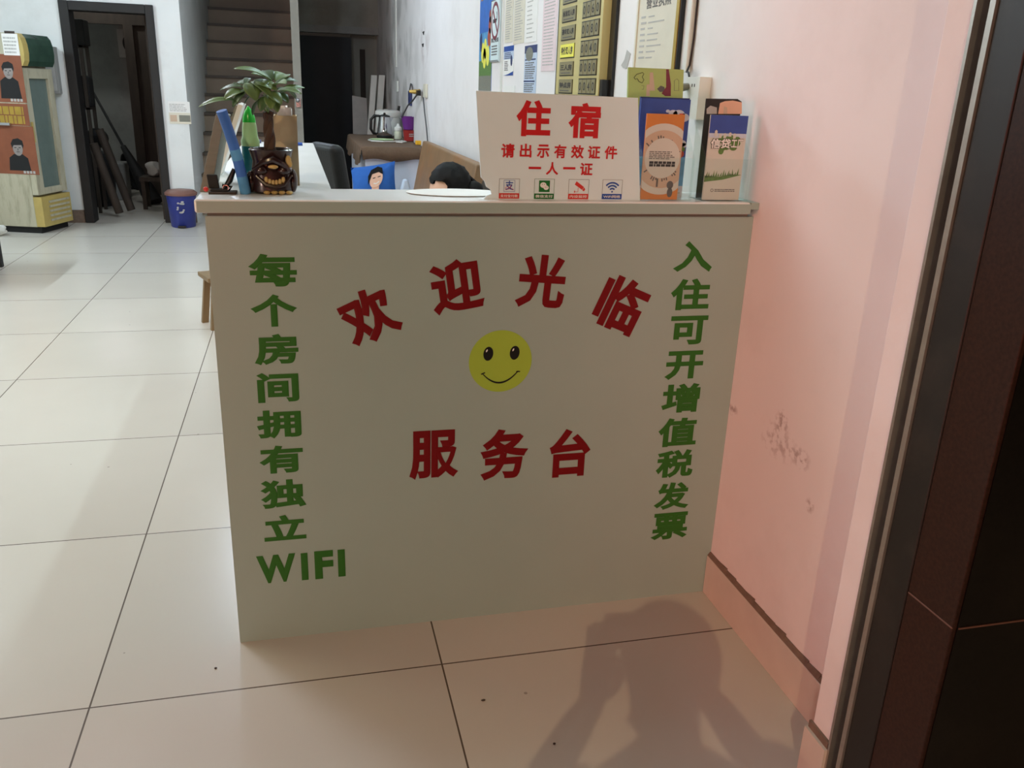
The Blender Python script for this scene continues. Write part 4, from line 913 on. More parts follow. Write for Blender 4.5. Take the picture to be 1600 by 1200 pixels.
def at(u, v, z=TC): return on(u, v, z=z)
# kettle
k0 = V((0, 7.05, TC)); k0.x = on(601, 200, y=7.05).x
sc = 1.0
kt = thing('kettle', k0, 'shiny steel electric kettle with a black handle on the brown cloth', 'kettle')
hh = lambda v: on(601, v, y=7.05).z-TC
HK = 0.20
N(M_chrome).lathe([(.074, .022), (.078, .03), (.072, .09), (.060, .16), (.056, HK)], k0, 28).out('body', kt, smooth=True)
N(M_blk).lathe([(.08, 0), (.082, .012), (.076, .022)], k0, 28).out('base', kt, smooth=True)
b = N(M_blk).lathe([(.057, HK), (.054, HK+.012), (.03, HK+.02), (.012, HK+.024), (.012, HK+.036), (0.004, HK+.04)], k0, 24); b.out('lid', kt, smooth=True)
N(M_blk).tube([k0+V(p_) for p_ in ((-.05, 0, HK+.008), (-.10, 0, HK+.01), (-.135, 0, HK-.03), (-.138, 0, .08), (-.115, 0, .04), (-.078, 0, .035))], [.012, .014, .015, .015, .013, .010], 10).out('handle', kt, smooth=True)
N(M_chrome).hexa([k0+V(p_) for p_ in ((.055, -.016, HK-.05), (.06, -.004, HK-.055), (.06, .004, HK-.055), (.055, .016, HK-.05), (.05, -.024, HK-.002), (.09, -.008, HK-.002), (.09, .008, HK-.002), (.05, .024, HK-.002))]).out('spout', kt, smooth=True)
# rice cooker behind the kettle
rc = V((on(606, 200, y=7.38).x, 7.36, TC)); 
r_ = thing('rice_cooker', rc, 'white lidded rice cooker mostly hidden behind the steel kettle', 'cooker')
N(M_wplastic).lathe([(.10, 0), (.118, .01), (.122, .16), (.118, .19)], rc, 28).out('body', r_, smooth=True)
ztp = on(606, 172, y=7.36).z-TC
N(M_wplastic).lathe([(.128, .191), (.133, .2), (.131, ztp-.012), (.11, ztp), (.0, ztp+.001)][:4], rc, 28).out('lid', r_, smooth=True)
b = N(M_blk).cyl(rc+V((.105, -.02, ztp-.012)), rc+V((.115, -.02, ztp+.045)), .014); b.out('steam_vent', r_, smooth=True)
# pale green plate with white cable
pp = at(593, 219)
tag(N(M_pgrn).lathe([(.06, 0), (.10, .006), (.115, .016), (.112, .018), (.098, .010), (.03, .006)], (pp.x+.01, 6.45, TC), 30).out('plate', smooth=True), 'pale green plate in front of the steel kettle', 'plate')
c1 = [(573, 217), (576, 214), (584, 213.5)]
b = N(M_wplastic)
pts = [V((pp.x-.09, 6.55, TC+.009)), V((pp.x-.118, 6.42, TC+.009)), V((pp.x-.10, 6.28, TC+.009)), V((pp.x, 6.22, TC+.009)), V((pp.x+.10, 6.26, TC+.009)), V((pp.x+.135, 6.36, TC+.009)), V((pp.x+.19, 6.40, TC+.009)), V((pp.x+.22, 6.28, TC+.009)), V((pp.x+.17, 6.16, TC+.009)), V((pp.x+.12, 6.22, TC+.009))]
tag(b.tube(pts, .006, 8).out('white_cable', smooth=True), 'looped white cable lying around the pale green plate', 'cable')
# jar, purple cup on the red tub, sponge
J = V((on(622, 200, y=6.75).x, 6.75, TC))
jr = thing('jar', J, 'squat cream jar with white lid between kettle and red tub', 'jar')
N(M_jar).lathe([(.032, 0), (.038, .006), (.038, .07), (.03, .085)], J, 20).out('body', jr, smooth=True); N(M_wplastic).lathe([(.038, .0852), (.038, .112), (.02, .125), (.006, .15)], J, 20).out('lid', jr, smooth=True)
RT_ = V((on(641, 200, y=6.55).x, 6.55, TC)); hz = on(641, 203, y=6.55).z-TC
tu = thing('red_tub', RT_, 'red tub beneath the purple cup at the right of the table', 'tub')
b = N(M_rtub).lathe([(.055, 0), (.06, .004), (.069, hz-.008), (.073, hz), (.066, hz), (.056, .01)], RT_, 24); b.out('tub', tu, smooth=True)
tt = N(M_lgrey); rough_lines(tt, Fr((0, 6.4805, 0), (1, 0, 0), (0, 0, 1)), RT_.x-.02, RT_.x+.028, TC+.04, TC+.075, 2, 0, .001); tt.out('label_print', tu)
CP = RT_+V((-.012, .0, hz+.0005)); hc = on(641, 182, y=6.55).z-CP.z
cu = thing('purple_cup', CP, 'purple plastic cup stacked on the red tub', 'cup')
N(M_purple).lathe([(.048, 0), (.052, .003), (.076, hc-.004), (.079, hc), (.073, hc), (.046, .008)], CP, 24).out('cup', cu, smooth=True)
N(M_lgrey).tube([CP+V((.052, -.03, hc*.3)), CP+V((.082, -.03, hc*.45)), CP+V((.086, -.03, hc*.7)), CP+V((.064, -.03, hc*.85))], .006, 8).out('handle', cu, smooth=True)
sg = at(648, 222.5)
tag(N(M_sponge).box(sg.x-.035, sg.x+.035, 5.98, 6.06, TC, TC+.035).out('sponge', bevel=.006), 'yellow sponge in front of the red tub', 'sponge')

# --- bench with brown wooden back, along the wall
bn = thing('bench', (0.95, 4.2, 0), 'brown wooden bench with a tall plain back along the white wall', 'bench')
N(M_woodd).hexa([(1.06, 2.90, .42), (1.10, 2.90, .42), (1.12, 5.15, .42), (1.08, 5.15, .42), (1.175, 2.90, .945), (1.235, 2.90, .945), (1.235, 5.15, .94), (1.185, 5.15, .94)]).out('back', bn, bevel=.008)
N(M_woodd).box(0.58, 1.11, 2.92, 5.5, .36, .40).out('seat', bn, bevel=.006)
for lx in (.62, 1.05):
    for ly in (3.0, 5.4): N(M_woodd).box(lx, lx+.05, ly, ly+.05, 0, .36).out('leg', bn)
# cushion with a printed portrait
cx_ = on(586, 285, y=5.2); CUF = Fr((0.80, 5.30, .585), (1, 0, .16), (0, .45, 1))
cs = thing('cushion', (.8, 5.3, .41), 'blue cushion printed with a smiling young man propped on the bench', 'cushion')
b = N(M_cush); n = 12; rr2 = []
for side in (1, -1):
    g_ = []
    for j in range(n+1):
        row = []
        for i in range(n+1):
            a, c_ = -1+2*i/n, -1+2*j/n; pinch = 1-.08*(1-abs(a))*abs(c_)-.0; hgt_ = .07*((1-a*a)*(1-c_*c_))**.5
            row.append(b.bm.verts.new(CUF.p(a*.185*(1-.06*(1-c_*c_)*abs(a)), c_*.16*(1-.06*(1-a*a)*abs(c_)), side*hgt_)))
        g_.append(row)
    for r0, r1 in zip(g_, g_[1:]):
        for i in range(n): b.f([r0[i], r0[i+1], r1[i+1], r1[i]])
bmesh.ops.remove_doubles(b.bm, verts=b.bm.verts, dist=.0008)
b.out('pad', cs, smooth=True)
b = N(M_skin); fcx, fcz = .01, .02; CU0 = CUF; CUF = Fr(CU0.p(.01, .02, 0), CU0.ux, CU0.uy); fcx = fcz = 0.0; KS = 1.35
hsurf = .0702
b.disc(CUF, fcx+.008, fcz-.01, .040, .052, hsurf, hsurf+.004, 22); b.rect(CUF, fcx-.015, fcx+.03, fcz-.09, fcz-.04, hsurf-.012, hsurf+.001)
b.m(M_hair).prism(CUF, [(fcx-.04, fcz-.03), (fcx-.045, fcz+.02), (fcx-.03, fcz+.055), (fcx+.01, fcz+.066), (fcx+.04, fcz+.05), (fcx+.047, fcz+.01), (fcx+.038, fcz+.015), (fcx+.02, fcz+.03), (fcx-.02, fcz+.028), (fcx-.032, fcz-.01)], hsurf+.0005, hsurf+.006)
b.m(M_hair).rect(CUF, fcx-.014, fcx+.002, fcz-.002, fcz+.003, hsurf+.004, hsurf+.005); b.rect(CUF, fcx+.016, fcx+.034, fcz-.002, fcz+.003, hsurf+.004, hsurf+.005); b.m(M_wht).band(CUF, [(fcx-.006, fcz-.032), (fcx+.01, fcz-.038), (fcx+.028, fcz-.03)], .006, hsurf+.004, hsurf+.005)
for v in b.bm.verts:
    d_ = v.co-CUF.O; q_ = V((d_.dot(CUF.ux)*KS, d_.dot(CUF.uy)*KS, d_.dot(CUF.n))); v.co = CUF.p(*q_)
b.out('portrait_print', cs)
# light blue cloth peak, garment, pink bundle on the bench and floor
tq = on(634, 280, y=4.5)
b = N(M_pale).hexa([(tq.x-.09, 4.4, .402), (tq.x+.09, 4.4, .402), (tq.x+.09, 4.6, .402), (tq.x-.09, 4.6, .402), (tq.x-.018, 4.48, tq.z), (tq.x+.012, 4.48, tq.z-.004), (tq.x+.02, 4.53, tq.z), (tq.x-.02, 4.53, tq.z)])
tag(b.out('folded_cloth', bevel=.012), 'pale blue cloth in a peaked fold between the blue cushion and the dark-haired person', 'cloth')
b = N(M_gbag)
gx = on(541, 265, y=4.75)
b.sphere((.503, 4.75, .32), .062, .14, .32, 18, 14)
for v in b.bm.verts: v.co += V((math.sin(v.co.z*31)*.012, math.sin(v.co.x*40+v.co.z*20)*.012, 0))
tag(b.out('cloth_bundle', smooth=True), 'grey-green bag of clothes on the floor behind the black chair', 'bag')
# --- black chair at the side counter
ch = thing('office_chair', (0.5, 2.3, 0), 'black padded chair tucked in behind the side counter', 'chair')
CH = Matrix.Translation((0.425, 2.30, 0)) @ Matrix.Rotation(R(-68), 4, 'Z')
def chbox(x0, x1, y0, y1, z0, z1, name, mt, lean=0.0, **kw):
    b = N(mt).box(x0, x1, y0, y1, z0, z1)
    for v in b.bm.verts: v.co.y += lean*(v.co.z-.45)
    return b.xf(CH).out(name, ch, **kw)
chbox(-.135, .135, -.042, .03, .56, 1.085, 'backrest', M_leath, -.16, bevel=.032, seg=4, smooth=True)
chbox(-.22, .22, .0, .44, .40, .48, 'seat', M_leath, 0, bevel=.03, seg=3, smooth=True)
for lx in (-.19, .16):
    for ly in (.02, .38): chbox(lx, lx+.03, ly, ly+.03, 0, .41, 'leg', M_blkm)
for lx in (-.16, .12): chbox(lx, lx+.04, -.045, -.015, .40, .60, 'back_support', M_blkm)
# --- low wooden stool seen past the counter's edge
st = thing('wooden_stool', (-.24, 3.12, 0), 'low wooden stool half hidden by the left side of the counter', 'stool')
SM = Matrix.Translation((-.215, 3.13, 0)) @ Matrix.Rotation(R(20), 4, 'Z')
N(M_wood).box(-.15, .15, -.11, .11, .275, .30).xf(SM).out('seat', st, bevel=.004)
for sx in (-1, 1):
    for sy in (-1, 1):
        b = N(M_wood).hexa([(sx*.135+dx, sy*.095+dy, 0) for dx, dy in ((-.018, -.014), (.018, -.014), (.018, .014), (-.018, .014))]+[(sx*.105+dx, sy*.08+dy, .275) for dx, dy in ((-.018, -.014), (.018, -.014), (.018, .014), (-.018, .014))])
        b.xf(SM).out('leg', st)

# ================================================================== FAR END
# planks, grey board
for i, (x0, wd, ht) in enumerate(((1.02, .07, 1.47), (1.115, .075, 1.475))):
    b = N(M_wplastic).hexa([(x0-.06, 8.9+.03*i, 0), (x0-.06+wd, 8.9+.03*i, 0), (x0-.06+wd, 8.93+.03*i, 0), (x0-.06, 8.93+.03*i, 0), (x0+.085, 9.05+.03*i, ht), (x0+.085+wd, 9.05+.03*i, ht), (x0+.085+wd, 9.08+.03*i, ht), (x0+.085, 9.08+.03*i, ht)])
    tag(b.out('plank', bevel=.003), 'long white plank leaning beyond the table, left one of the pair' if i == 0 else 'long white plank leaning beyond the table, nearer the right wall', 'plank', 'white planks leaning at the far end')
b = N(M_lgrey).hexa([(.88, 9.2, 0), (1.10, 9.2, 0), (1.10, 9.225, 0), (.88, 9.225, 0), (.885, 9.27, 1.225), (1.06, 9.27, 1.20), (1.06, 9.295, 1.20), (.885, 9.295, 1.225)])
tag(b.out('grey_board', bevel=.002), 'low grey board leaning between the black door and the white planks', 'board')
b = N(M_wplastic).hexa([(1.17, 8.75, 0), (1.24, 8.75, 0), (1.24, 8.78, 0), (1.17, 8.78, 0), (1.225, 8.82, 1.09), (1.275, 8.82, 1.09), (1.275, 8.85, 1.09), (1.225, 8.85, 1.09)])
tag(b.out('plank', bevel=.003), 'short white plank leaning on the wall beside the taller pair', 'plank', 'white planks leaning at the far end')
lt = thing('door_latch', (.19, 7.62, 1.12), 'shiny metal latch on the end of the stair partition', 'latch')
lp = on(464, 158, y=7.6)
N(M_chrome).box(.205, .255, 7.58, 7.6, lp.z-.06, lp.z+.03).out('plate', lt, bevel=.002); N(M_chrome).sphere((.225, 7.565, lp.z+.01), .022, .02, .022).out('knob', lt, smooth=True)
# switch, outlet, cables and hanging charger on the wall
sw = wp(621.5, 135)
tag(N(M_wplastic).rect(WF, sw[0]-.09, sw[0]+.09, sw[1]-.055, sw[1]+.055, .0005, .02).out('wall_switch', bevel=.004), 'small white switch on the wall above the kettle', 'switch')
ot = wp(666, 141)
o_ = thing('wall_outlet', (XW, -ot[0], ot[1]), 'cream wall outlet with a brass plug and dark cables', 'outlet')
N(M_cert).rect(WF, ot[0]-.05, ot[0]+.10, ot[1]-.06, ot[1]+.05, .0005, .02).out('plate', o_, bevel=.004)
oa = wp(660, 145)
N(M_brass).cyl(WF.p(oa[0]-.02, oa[1]+.008, .021), WF.p(oa[0]-.08, oa[1]+.006, .10), .022, .014).out('plug', o_, smooth=True, label='brass coloured plug'); N(M_blk).rect(WF, oa[0]-.03, oa[0]+.06, oa[1]-.025, oa[1]+.02, .02, .055).out('adapter', o_, bevel=.004, label='dark adapter block')
tt = lambda u, v, h=.02: WF.p(*wp(u, v), h)
N(M_cable).tube([tt(660, 149, .05), tt(655, 158, .06), tt(651, 165, .08), tt(649, 175, .1), tt(648, 184, .12)], .007, 8).out('cable', o_, smooth=True)
N(M_cable).tube([tt(665, 152), tt(667, 175), tt(670, 200), tt(672, 222)], .006, 8).out('cable', o_, smooth=True)
hg = thing('phone_charger', (XW, 6.7, 1.25), 'slim dark blue charger hanging by its wire left of the outlet', 'charger')
a_ = wp(642.5, 142); c_ = wp(642, 165)
N(M_navy).rect(WF, a_[0]-.08, a_[0]+.08, c_[1], a_[1], .004, .022).out('body', hg, bevel=.004)
N(M_cable).tube([tt(657, 145, .05), tt(652, 146, .03), tt(648, 140, .02), tt(645, 132, .01), tt(643, 131, .008), tt(642, 141, .012)], .006, 8).out('wire', hg, smooth=True)
a_ = wp(619, 40)[0]; tag(N(M_wplastic).rect(WF, a_-.05, a_+.05, 1.55, 2.7, .0005, .012).out('wall_duct'), 'thin white cable duct above the small white switch', 'cable duct')
for i, (u, v) in enumerate(((661, 71), (662, 52))):
    a_ = wp(u, v); tag(N(M_blkm).prism(WF, [(a_[0]-.05, a_[1]+.012), (a_[0]+.045, a_[1]+.014), (a_[0]+.02, a_[1]-.014)], .0005, .006).out('wall_hook'), 'small black hook on the wall, %s of two above the outlet' % ('lower' if i == 0 else 'upper'), 'hook', 'black hooks above the outlet')

# --- rubbish bin and things by the doorway
BN = V((-.90, 6.80, 0))
bi = thing('rubbish_bin', BN, 'blue pedal bin with brownish lid by the doorway', 'bin')
N(M_bin).lathe([(.105, 0), (.112, .01), (.135, .30)], BN, 28).out('body', bi, smooth=True)
b = N(M_binl).lathe([(.146, .301), (.148, .322), (.12, .345), (.05, .355)], BN, 28); b.out('lid', bi, smooth=True)
N(M_blk).box(BN.x-.035, BN.x+.035, BN.y-.15, BN.y-.09, .006, .024).out('pedal', bi, bevel=.004)
FB = Fr((BN.x, BN.y-.128, 0), (1, 0, 0), (0, -.083, 1))
b = N(M_lgrey)
for i in range(9): b.disc(FB, random.uniform(-.05, .05), random.uniform(.12, .26), random.uniform(.008, .02), random.uniform(.006, .012), -.003, .004, 8)
b.out('printed_pattern', bi)
stF = front(YB); a0, z1 = stF.px(262, 158); a1, z0 = stF.px(299, 194)
b = N(M_wht).rect(stF, a0, a1, (z0+z1)/2, z1, .0005, .002); b.m(M_cert).rect(stF, a0, a1, z0, (z0+z1)/2, .0005, .003); b.m(M_tan).rect(stF, a0+.01, a0+.07, z0+.02, z0+.08, .003, .0035); b.m(M_brown).rect(stF, a0+.09, a0+.19, z0+.02, z0+.08, .003, .0035); b.m(M_lgrey); rough_lines(b, stF, a0+.01, a1-.02, (z0+z1)/2+.01, z1-.02, 5, .002, .0024)
tag(b.out('wall_sticker'), 'faded paper sticker on the white wall above the blue bin', 'sticker')
mb0, mz1 = stF.px(76, 74); mb1, mz0 = stF.px(93, 147)
mbx = thing('meter_box', (-1.92, YB, 1.35), 'grey metal meter box on the wall between fridge and doorway', 'meter box')
N(M_dim).box(-2.12, -1.875, YB-.09, YB-.0005, 1.175, 1.575).out('cabinet', mbx, bevel=.004); N(M_lgrey).box(-2.10, -1.895, YB-.095, YB-.0905, 1.20, 1.555).out('door', mbx, bevel=.002)

# --- drinks fridge
FO = V((-2.03, 6.38, 0)); FA = R(-17)
FM = Matrix.Translation(FO) @ Matrix.Rotation(FA, 4, 'Z')
fg = thing('drinks_fridge', FO, 'old cream drinks fridge with a glass door and orange posters on its side', 'fridge')
def fb(mt): return N(mt)
fb(M_cream).box(-.58, -.045, 0, .46, .055, 1.655).xf(FM).out('cabinet', fg, bevel=.006)
fb(M_blkm).box(-.56, -.02, .02, .44, 0.0, .055).xf(FM).out('plinth', fg)
d = fb(M_cream); 
for q_ in ((0, .10), (.38, .455)): d.box(-.044, .012, q_[0], q_[1], .335, 1.385)
d.box(-.044, .012, .10, .38, 1.30, 1.385); d.box(-.044, .012, .10, .38, .335, .39)
dr = d.xf(FM).out('door', fg, bevel=.004)
fb(M_fgls).box(-.040, -.012, .10, .38, .39, 1.30).xf(FM).out('glass_pane', dr)
fb(M_fyel).box(.012, .024, .03, .055, .78, .95).xf(FM).out('handle', dr, bevel=.003)
s_ = fb(M_fyel); pr = [(-.045, 1.40), (.035, 1.40), (.055, 1.44), (.062, 1.50), (.058, 1.57), (.045, 1.62), (.02, 1.652), (-.045, 1.655)]
FSd = Fr((0, 0.0, 0), (1, 0, 0), (0, 0, 1))
s_.prism(FSd, pr, -.07, 0.0).m(M_fgrn).prism(FSd, pr, -.44, -.0705).xf(FM).out('top_sign', fg)
v_ = fb(M_fyel).box(-.044, .03, 0.0, .45, .06, .318); v_.m(M_cream)
for i in range(5): v_.box(.03, .036, .10, .42, .10+i*.04, .118+i*.04)
v_.xf(FM).out('vent_grille', fg)
FSide = Fr(FM @ V((0, 0, 0)), FM.to_3x3() @ V((1, 0, 0)), (0, 0, 1))
fp = lambda u, v: FSide.px(u, v)
def portrait(u, v, s, z0, z1, x0, x1, cap=True):
    b = N(M_porng).rect(FSide, x0, x1, z0, z1, .0005, .002)
    cx, cz = fp(u, v)
    b.m(M_blkm).prism(FSide, [(cx-s*1.5, z0+.03), (cx+s*1.4, z0+.03), (cx+s*1.2, cz-s*1.2), (cx+s*.5, cz-s*.7), (cx-s*.6, cz-s*.7), (cx-s*1.3, cz-s*1.2)], .002, .0024)
    b.m(M_face).disc(FSide, cx, cz, s*.66, s*.92, .0024, .0028, 22)
    b.m(M_blkm).prism(FSide, [(cx-s*.72, cz-.0), (cx-s*.85, cz+s*.6), (cx-s*.5, cz+s*1.15), (cx+s*.2, cz+s*1.3), (cx+s*.75, cz+s*1.0), (cx+s*.85, cz+s*.4), (cx+s*.7, cz), (cx+s*.55, cz+s*.45), (cx-s*.5, cz+s*.4)][::-1], .0028, .0032)
    b.m(M_ink2)
    for sx in (-.3, .28): b.rect(FSide, cx+s*(sx-.14), cx+s*(sx+.14), cz+s*.06, cz+s*.16, .0028, .0031)
    b.rect(FSide, cx-s*.2, cx+s*.2, cz-s*.45, cz-s*.38, .0028, .0031); b.m(M_ink).rect(FSide, cx-s*.05, cx+s*.08, cz-s*.25, cz+s*.02, .0028, .003)
    b.m(M_lgrey)
    for i in range(4): b.rect(FSide, x1-.035-.028*i-.02, x1-.035-.028*i, z0+.008, z0+.03, .002, .0026)
    return b
x1a = fp(41, 150)[0]; za0 = fp(20, 160)[1]; za1 = fp(20, 85)[1]
portrait(13, 112, .062, za0, za1, -.50, x1a).out('poster', fg, label='upper orange poster with a dark-coated man')
x1b = fp(56, 230)[0]; zc0 = fp(30, 272)[1]; zc1 = fp(30, 197)[1]
portrait(28, 232, .066, zc0, zc1, -.50, x1b).out('poster', fg, label='lower orange poster with a dark-coated man')
zd0 = fp(25, 196)[1]; zd1 = fp(25, 162)[1]
b = N(M_porng).rect(FSide, -.5, fp(45, 180)[0], zd0, zd1, .0005, .002); b.m(M_certg); rough_lines(b, FSide, -.3, fp(42, 180)[0], zd0+.01, zd1-.02, 2, .002, .0026, .9, .9); b.out('poster', fg, label='torn strip with gold lettering between the two posters')
t0, tz1 = fp(2, 52); t1, tz0 = fp(32, 87)
b = N(M_wht).rect(FSide, t0, t1, tz0, tz1, .0026, .0045); b.m(M_lgrey); rough_lines(b, FSide, t0+.01, t1-.01, tz0+.01, tz1-.02, 5, .0045, .005); b.m(M_junk2).rect(FSide, t0+.03, t1-.02, tz1, tz1+.02, .003, .006); b.out('price_tag', fg, label='white paper tag')
h0_, hz = fp(18, 194)
N(M_chrome).rect(FSide, h0_-.2, h0_+.003, hz-.012, hz+.012, .003, .03).out('side_handle', fg, bevel=.004, label='short metal bar')

# --- things inside the store room
FAn = front(9.85); f0, fz1 = FAn.px(183, 45); f1 = f0+.30
fn = thing('exhaust_fan', (f0+.15, 9.8, fz1-.15), 'square exhaust fan on the store room wall', 'fan')
N(M_lgrey).rect(FAn, f0, f1, fz1-.32, fz1, .0005, .05).out('housing', fn, bevel=.004)
N(M_blkm).ring(FAn, (f0+f1)/2+.03, fz1-.16, .11, .03, .05, .07, n=28).out('ring', fn)
b = N(M_junk)
for i in range(4): a = math.pi/2*i+.3; b.band(FAn, [((f0+f1)/2+.03, fz1-.16), ((f0+f1)/2+.03+.10*math.cos(a), fz1-.16+.10*math.sin(a))], [.03, .06], .05, .062)
b.out('blade', fn)
b = N(M_junk); c_ = on(122, 52, y=7.9)
tag(b.box(-1.93, -1.775, 7.75, 7.98, 1.62, 1.86).out('dark_box', bevel=.01), 'dark box high on the left inside the store room doorway', 'box')
sh = thing('shelf_rack', (-2.0, 7.8, 1.0), 'dark shelf post standing inside the doorway on the left', 'shelf')
for z_ in (.62, 1.02, 1.60): N(M_junk2).box(-2.3, -1.80, 7.7, 8.0, z_, z_+.02).out('board', sh)
for xx in (-2.3, -1.83):
    for yy in (7.7, 7.97): N(M_junk2).box(xx, xx+.03, yy, yy+.03, 0, 1.62).out('post', sh)
b = N(M_junk); c_ = on(130, 112, y=7.85); b.box(c_.x-.13, c_.x+.06, 7.75, 7.97, 1.0405, 1.34); tag(b.out('black_bag', bevel=.03, seg=3), 'black bag on the middle shelf at the left of the store room doorway', 'bag')
b = N(M_junk); c_ = on(140, 183, y=7.85); b.sphere((-1.79, 7.84, .6405+.10), .11, .09, .10); tag(b.out('black_pot', smooth=True), 'round black pot on the lower shelf in the store room', 'pot')
br = thing('broom', (-1.70, 8.3, 0), 'long-handled broom leaning diagonally inside the store room', 'broom')
pA, pB = on(142, 138, y=9.0), on(192, 228, y=8.7)
N(M_blkm).tube([pA, pB], .014, 8).out('handle', br, smooth=True)
dd = (pB-pA).normalized(); N(M_blkm).tube([pB+dd*.005, pB+dd*(.005+(pB.z-.02)/abs(dd.z))], [.03, .10], 10).out('head', br, smooth=True)
wk = on(203, 252, y=9.3)
b = N(M_blkm).lathe([(.02, 0), (.14, .02), (.22, .07), (.225, .072), (.215, .076), (.13, .03), (.02, .012)], (0, 0, 0), 26); b.xf(Matrix.Translation((wk.x-.02, 9.3, .26)) @ Matrix.Rotation(R(72), 4, 'Y') @ Matrix.Rotation(R(10), 4, 'X') @ Matrix.Translation((0, 0, -.05)))
tag(b.out('wok', smooth=True), 'large black wok standing on edge in the store room', 'wok')
b = N(M_dim).box(wk.x-.24, wk.x+.04, 8.72, 8.98, 0, .42); tag(b.out('grey_bucket', bevel=.02, seg=2), 'pale grey tub beside the black wok', 'tub')
b = N(M_junk).lathe([(.15, 0), (.19, .05), (.21, .5), (.17, .56), (.1, .58)], (-1.95, 8.30, 0), 20); tag(b.out('dark_bucket', smooth=True), 'tall dark barrel behind the leaning wooden posts', 'barrel')
for i, (xb_, xt_, zz_) in enumerate(((-1.58, -1.73, .72), (-1.50, -1.72, .84))):
    b = N(M_junk2).tube([(xb_, 7.42+.2*i, .042), (xt_, 7.35+.28*i, zz_)], .04, 10); tag(b.out('wooden_post', smooth=True), 'thick wooden post leaning in the doorway, %s one' % ('nearer' if i == 0 else 'farther'), 'post', 'wooden posts leaning in the doorway')
sl = thing('step_stool', (-1.24, 8.1, 0), 'dark low stool with clutter on it just inside the doorway', 'stool')
N(M_junk2).box(-1.45, -1.16, 7.95, 8.25, .30, .34).out('seat', sl)
for lx in (-1.44, -1.21):
    for ly in (7.97, 8.20): N(M_junk2).box(lx, lx+.04, ly, ly+.04, 0, .30).out('leg', sl)
b = N(M_lgrey)  .sphere((-1.30, 8.08, .42), .10, .09, .079, 14, 10)
for v in b.bm.verts: v.co += V((.02*math.sin(v.co.z*50), .02*math.sin(v.co.x*45), .0))
tag(b.out('plastic_bag', smooth=True), 'pale crumpled bag on the dark low stool in the store room', 'bag')
b = N(M_junk2).box(-1.14, -1.035, 7.25, 9.2, .0, 1.95); b.m(M_navy).box(-1.146, -1.14, 7.4, 7.6, 1.15, 1.30)
tag(b.out('dark_cupboard', bevel=.004), 'tall dark cupboard along the right side of the store room', 'cupboard')

# --- black table leg at the left edge, bag on the floor
bt = thing('black_table', (-2.3, 4.6, 0), 'black table of which one leg shows at the left edge', 'table')
for lx in (-2.68, -1.975):
    for ly in (4.30, 4.88): N(M_blkm).box(lx, lx+.045, ly, ly+.045, 0, .70).out('leg', bt)
N(M_blkm).box(-2.72, -1.92, 4.28, 4.95, .70, .74).out('tabletop', bt, bevel=.004)
b = N(M_wplastic).sphere((-2.40, 6.28, .05), .10, .08, .05, 18, 12)
for v in b.bm.verts: v.co += V((.02*math.sin(v.co.y*90+v.co.z*60), .015*math.sin(v.co.x*70), .012*math.sin(v.co.x*60+v.co.y*80) if v.co.z > .04 else 0))
tag(b.out('carrier_bag', smooth=True), 'crumpled white plastic bag on the floor in front of the fridge', 'bag')

# ================================================================== LAMPS
def fluor(loc, ax, label, wall=False):
    f_ = thing('fluorescent_lamp', loc, label, 'lamp'); x, y, z = loc
    N(M_lampw).box(x-.03, x+.03, y-.62, y+.62, z, z+.04).out('housing', f_, bevel=.004)
    N(M_glow).cyl((x, y-.6, z-.022), (x, y+.6, z-.022), .013, n=12).out('tube', f_, smooth=True)
fluor((1.235, 3.6, 2.955), 0, 'fluorescent tube lamp high on the right wall above the bench')
fluor((-3.33, 4.6, 2.955), 0, 'fluorescent tube lamp high on the left wall in front of the fridge')
fluor((-1.0, 1.6, 3.06), 0, 'added fluorescent fill tube on the ceiling just left of the counter')  # this and the next two are fixtures added for ceiling fill lights
fluor((-2.3, 1.6, 3.06), 0, 'added fluorescent fill tube on the ceiling nearest to the left wall')
fluor((0.9, 1.2, 3.06), 0, 'added fluorescent fill tube on the ceiling above the price board')
bl = thing('added_bulb', (-.3, 5.0, 3.1), 'added bulb cord and socket for the fill light behind the counter', 'lamp')  # fixture added around the fill light at the back
N(M_cable).cyl((-.3, 5.0, 2.82), (-.3, 5.0, 3.1), .004).out('cord', bl); N(M_wplastic).cyl((-.3, 5.0, 2.77), (-.3, 5.0, 2.82), .018).out('socket', bl)

# ================================================================== THE STREET BEHIND THE CAMERA
M_asph = mat('asphalt', lin(70, 68, 66), 0.9, noise=0.2, scale=60)
M_glow_red = mat('glow_red', (0.9, 0.2, 0.1), 0.4, emit=(1.0, 0.3, 0.12), estr=3.0, noise=0.0)  # glow of the panel added in the street
N(M_asph).box(-14, 14, -13, -6.5, -0.1, -0.005).out('floor_street', kind='structure')
ls = thing('street_lamp', (-3.2, -9.9, -0.005), 'tall street lamp on the far pavement', 'lamp')
N(M_dkg).cyl((-3.2, -9.9, 0), (-3.2, -9.9, 7.2), .07, .05).out('pole', ls, smooth=True)
N(M_dkg).box(-3.3, -3.1, -9.95, -9.4, 7.16, 7.26).out('lamp_head', ls, bevel=.02)
ns = thing('added_glow_panel', (-5.0, -8.3, -0.005), 'added red glowing panel on the far pavement, body of a fill light', 'sign')  # glowing panel added to give the street fill light a body
N(M_glow_red).box(-5.5, -4.5, -8.36, -8.26, 0.5, 1.3).out('panel', ns, bevel=.02)
for x_ in (-5.4, -4.64): N(M_dkg).box(x_, x_+.04, -8.33, -8.29, -.005, 0.5).out('leg', ns)

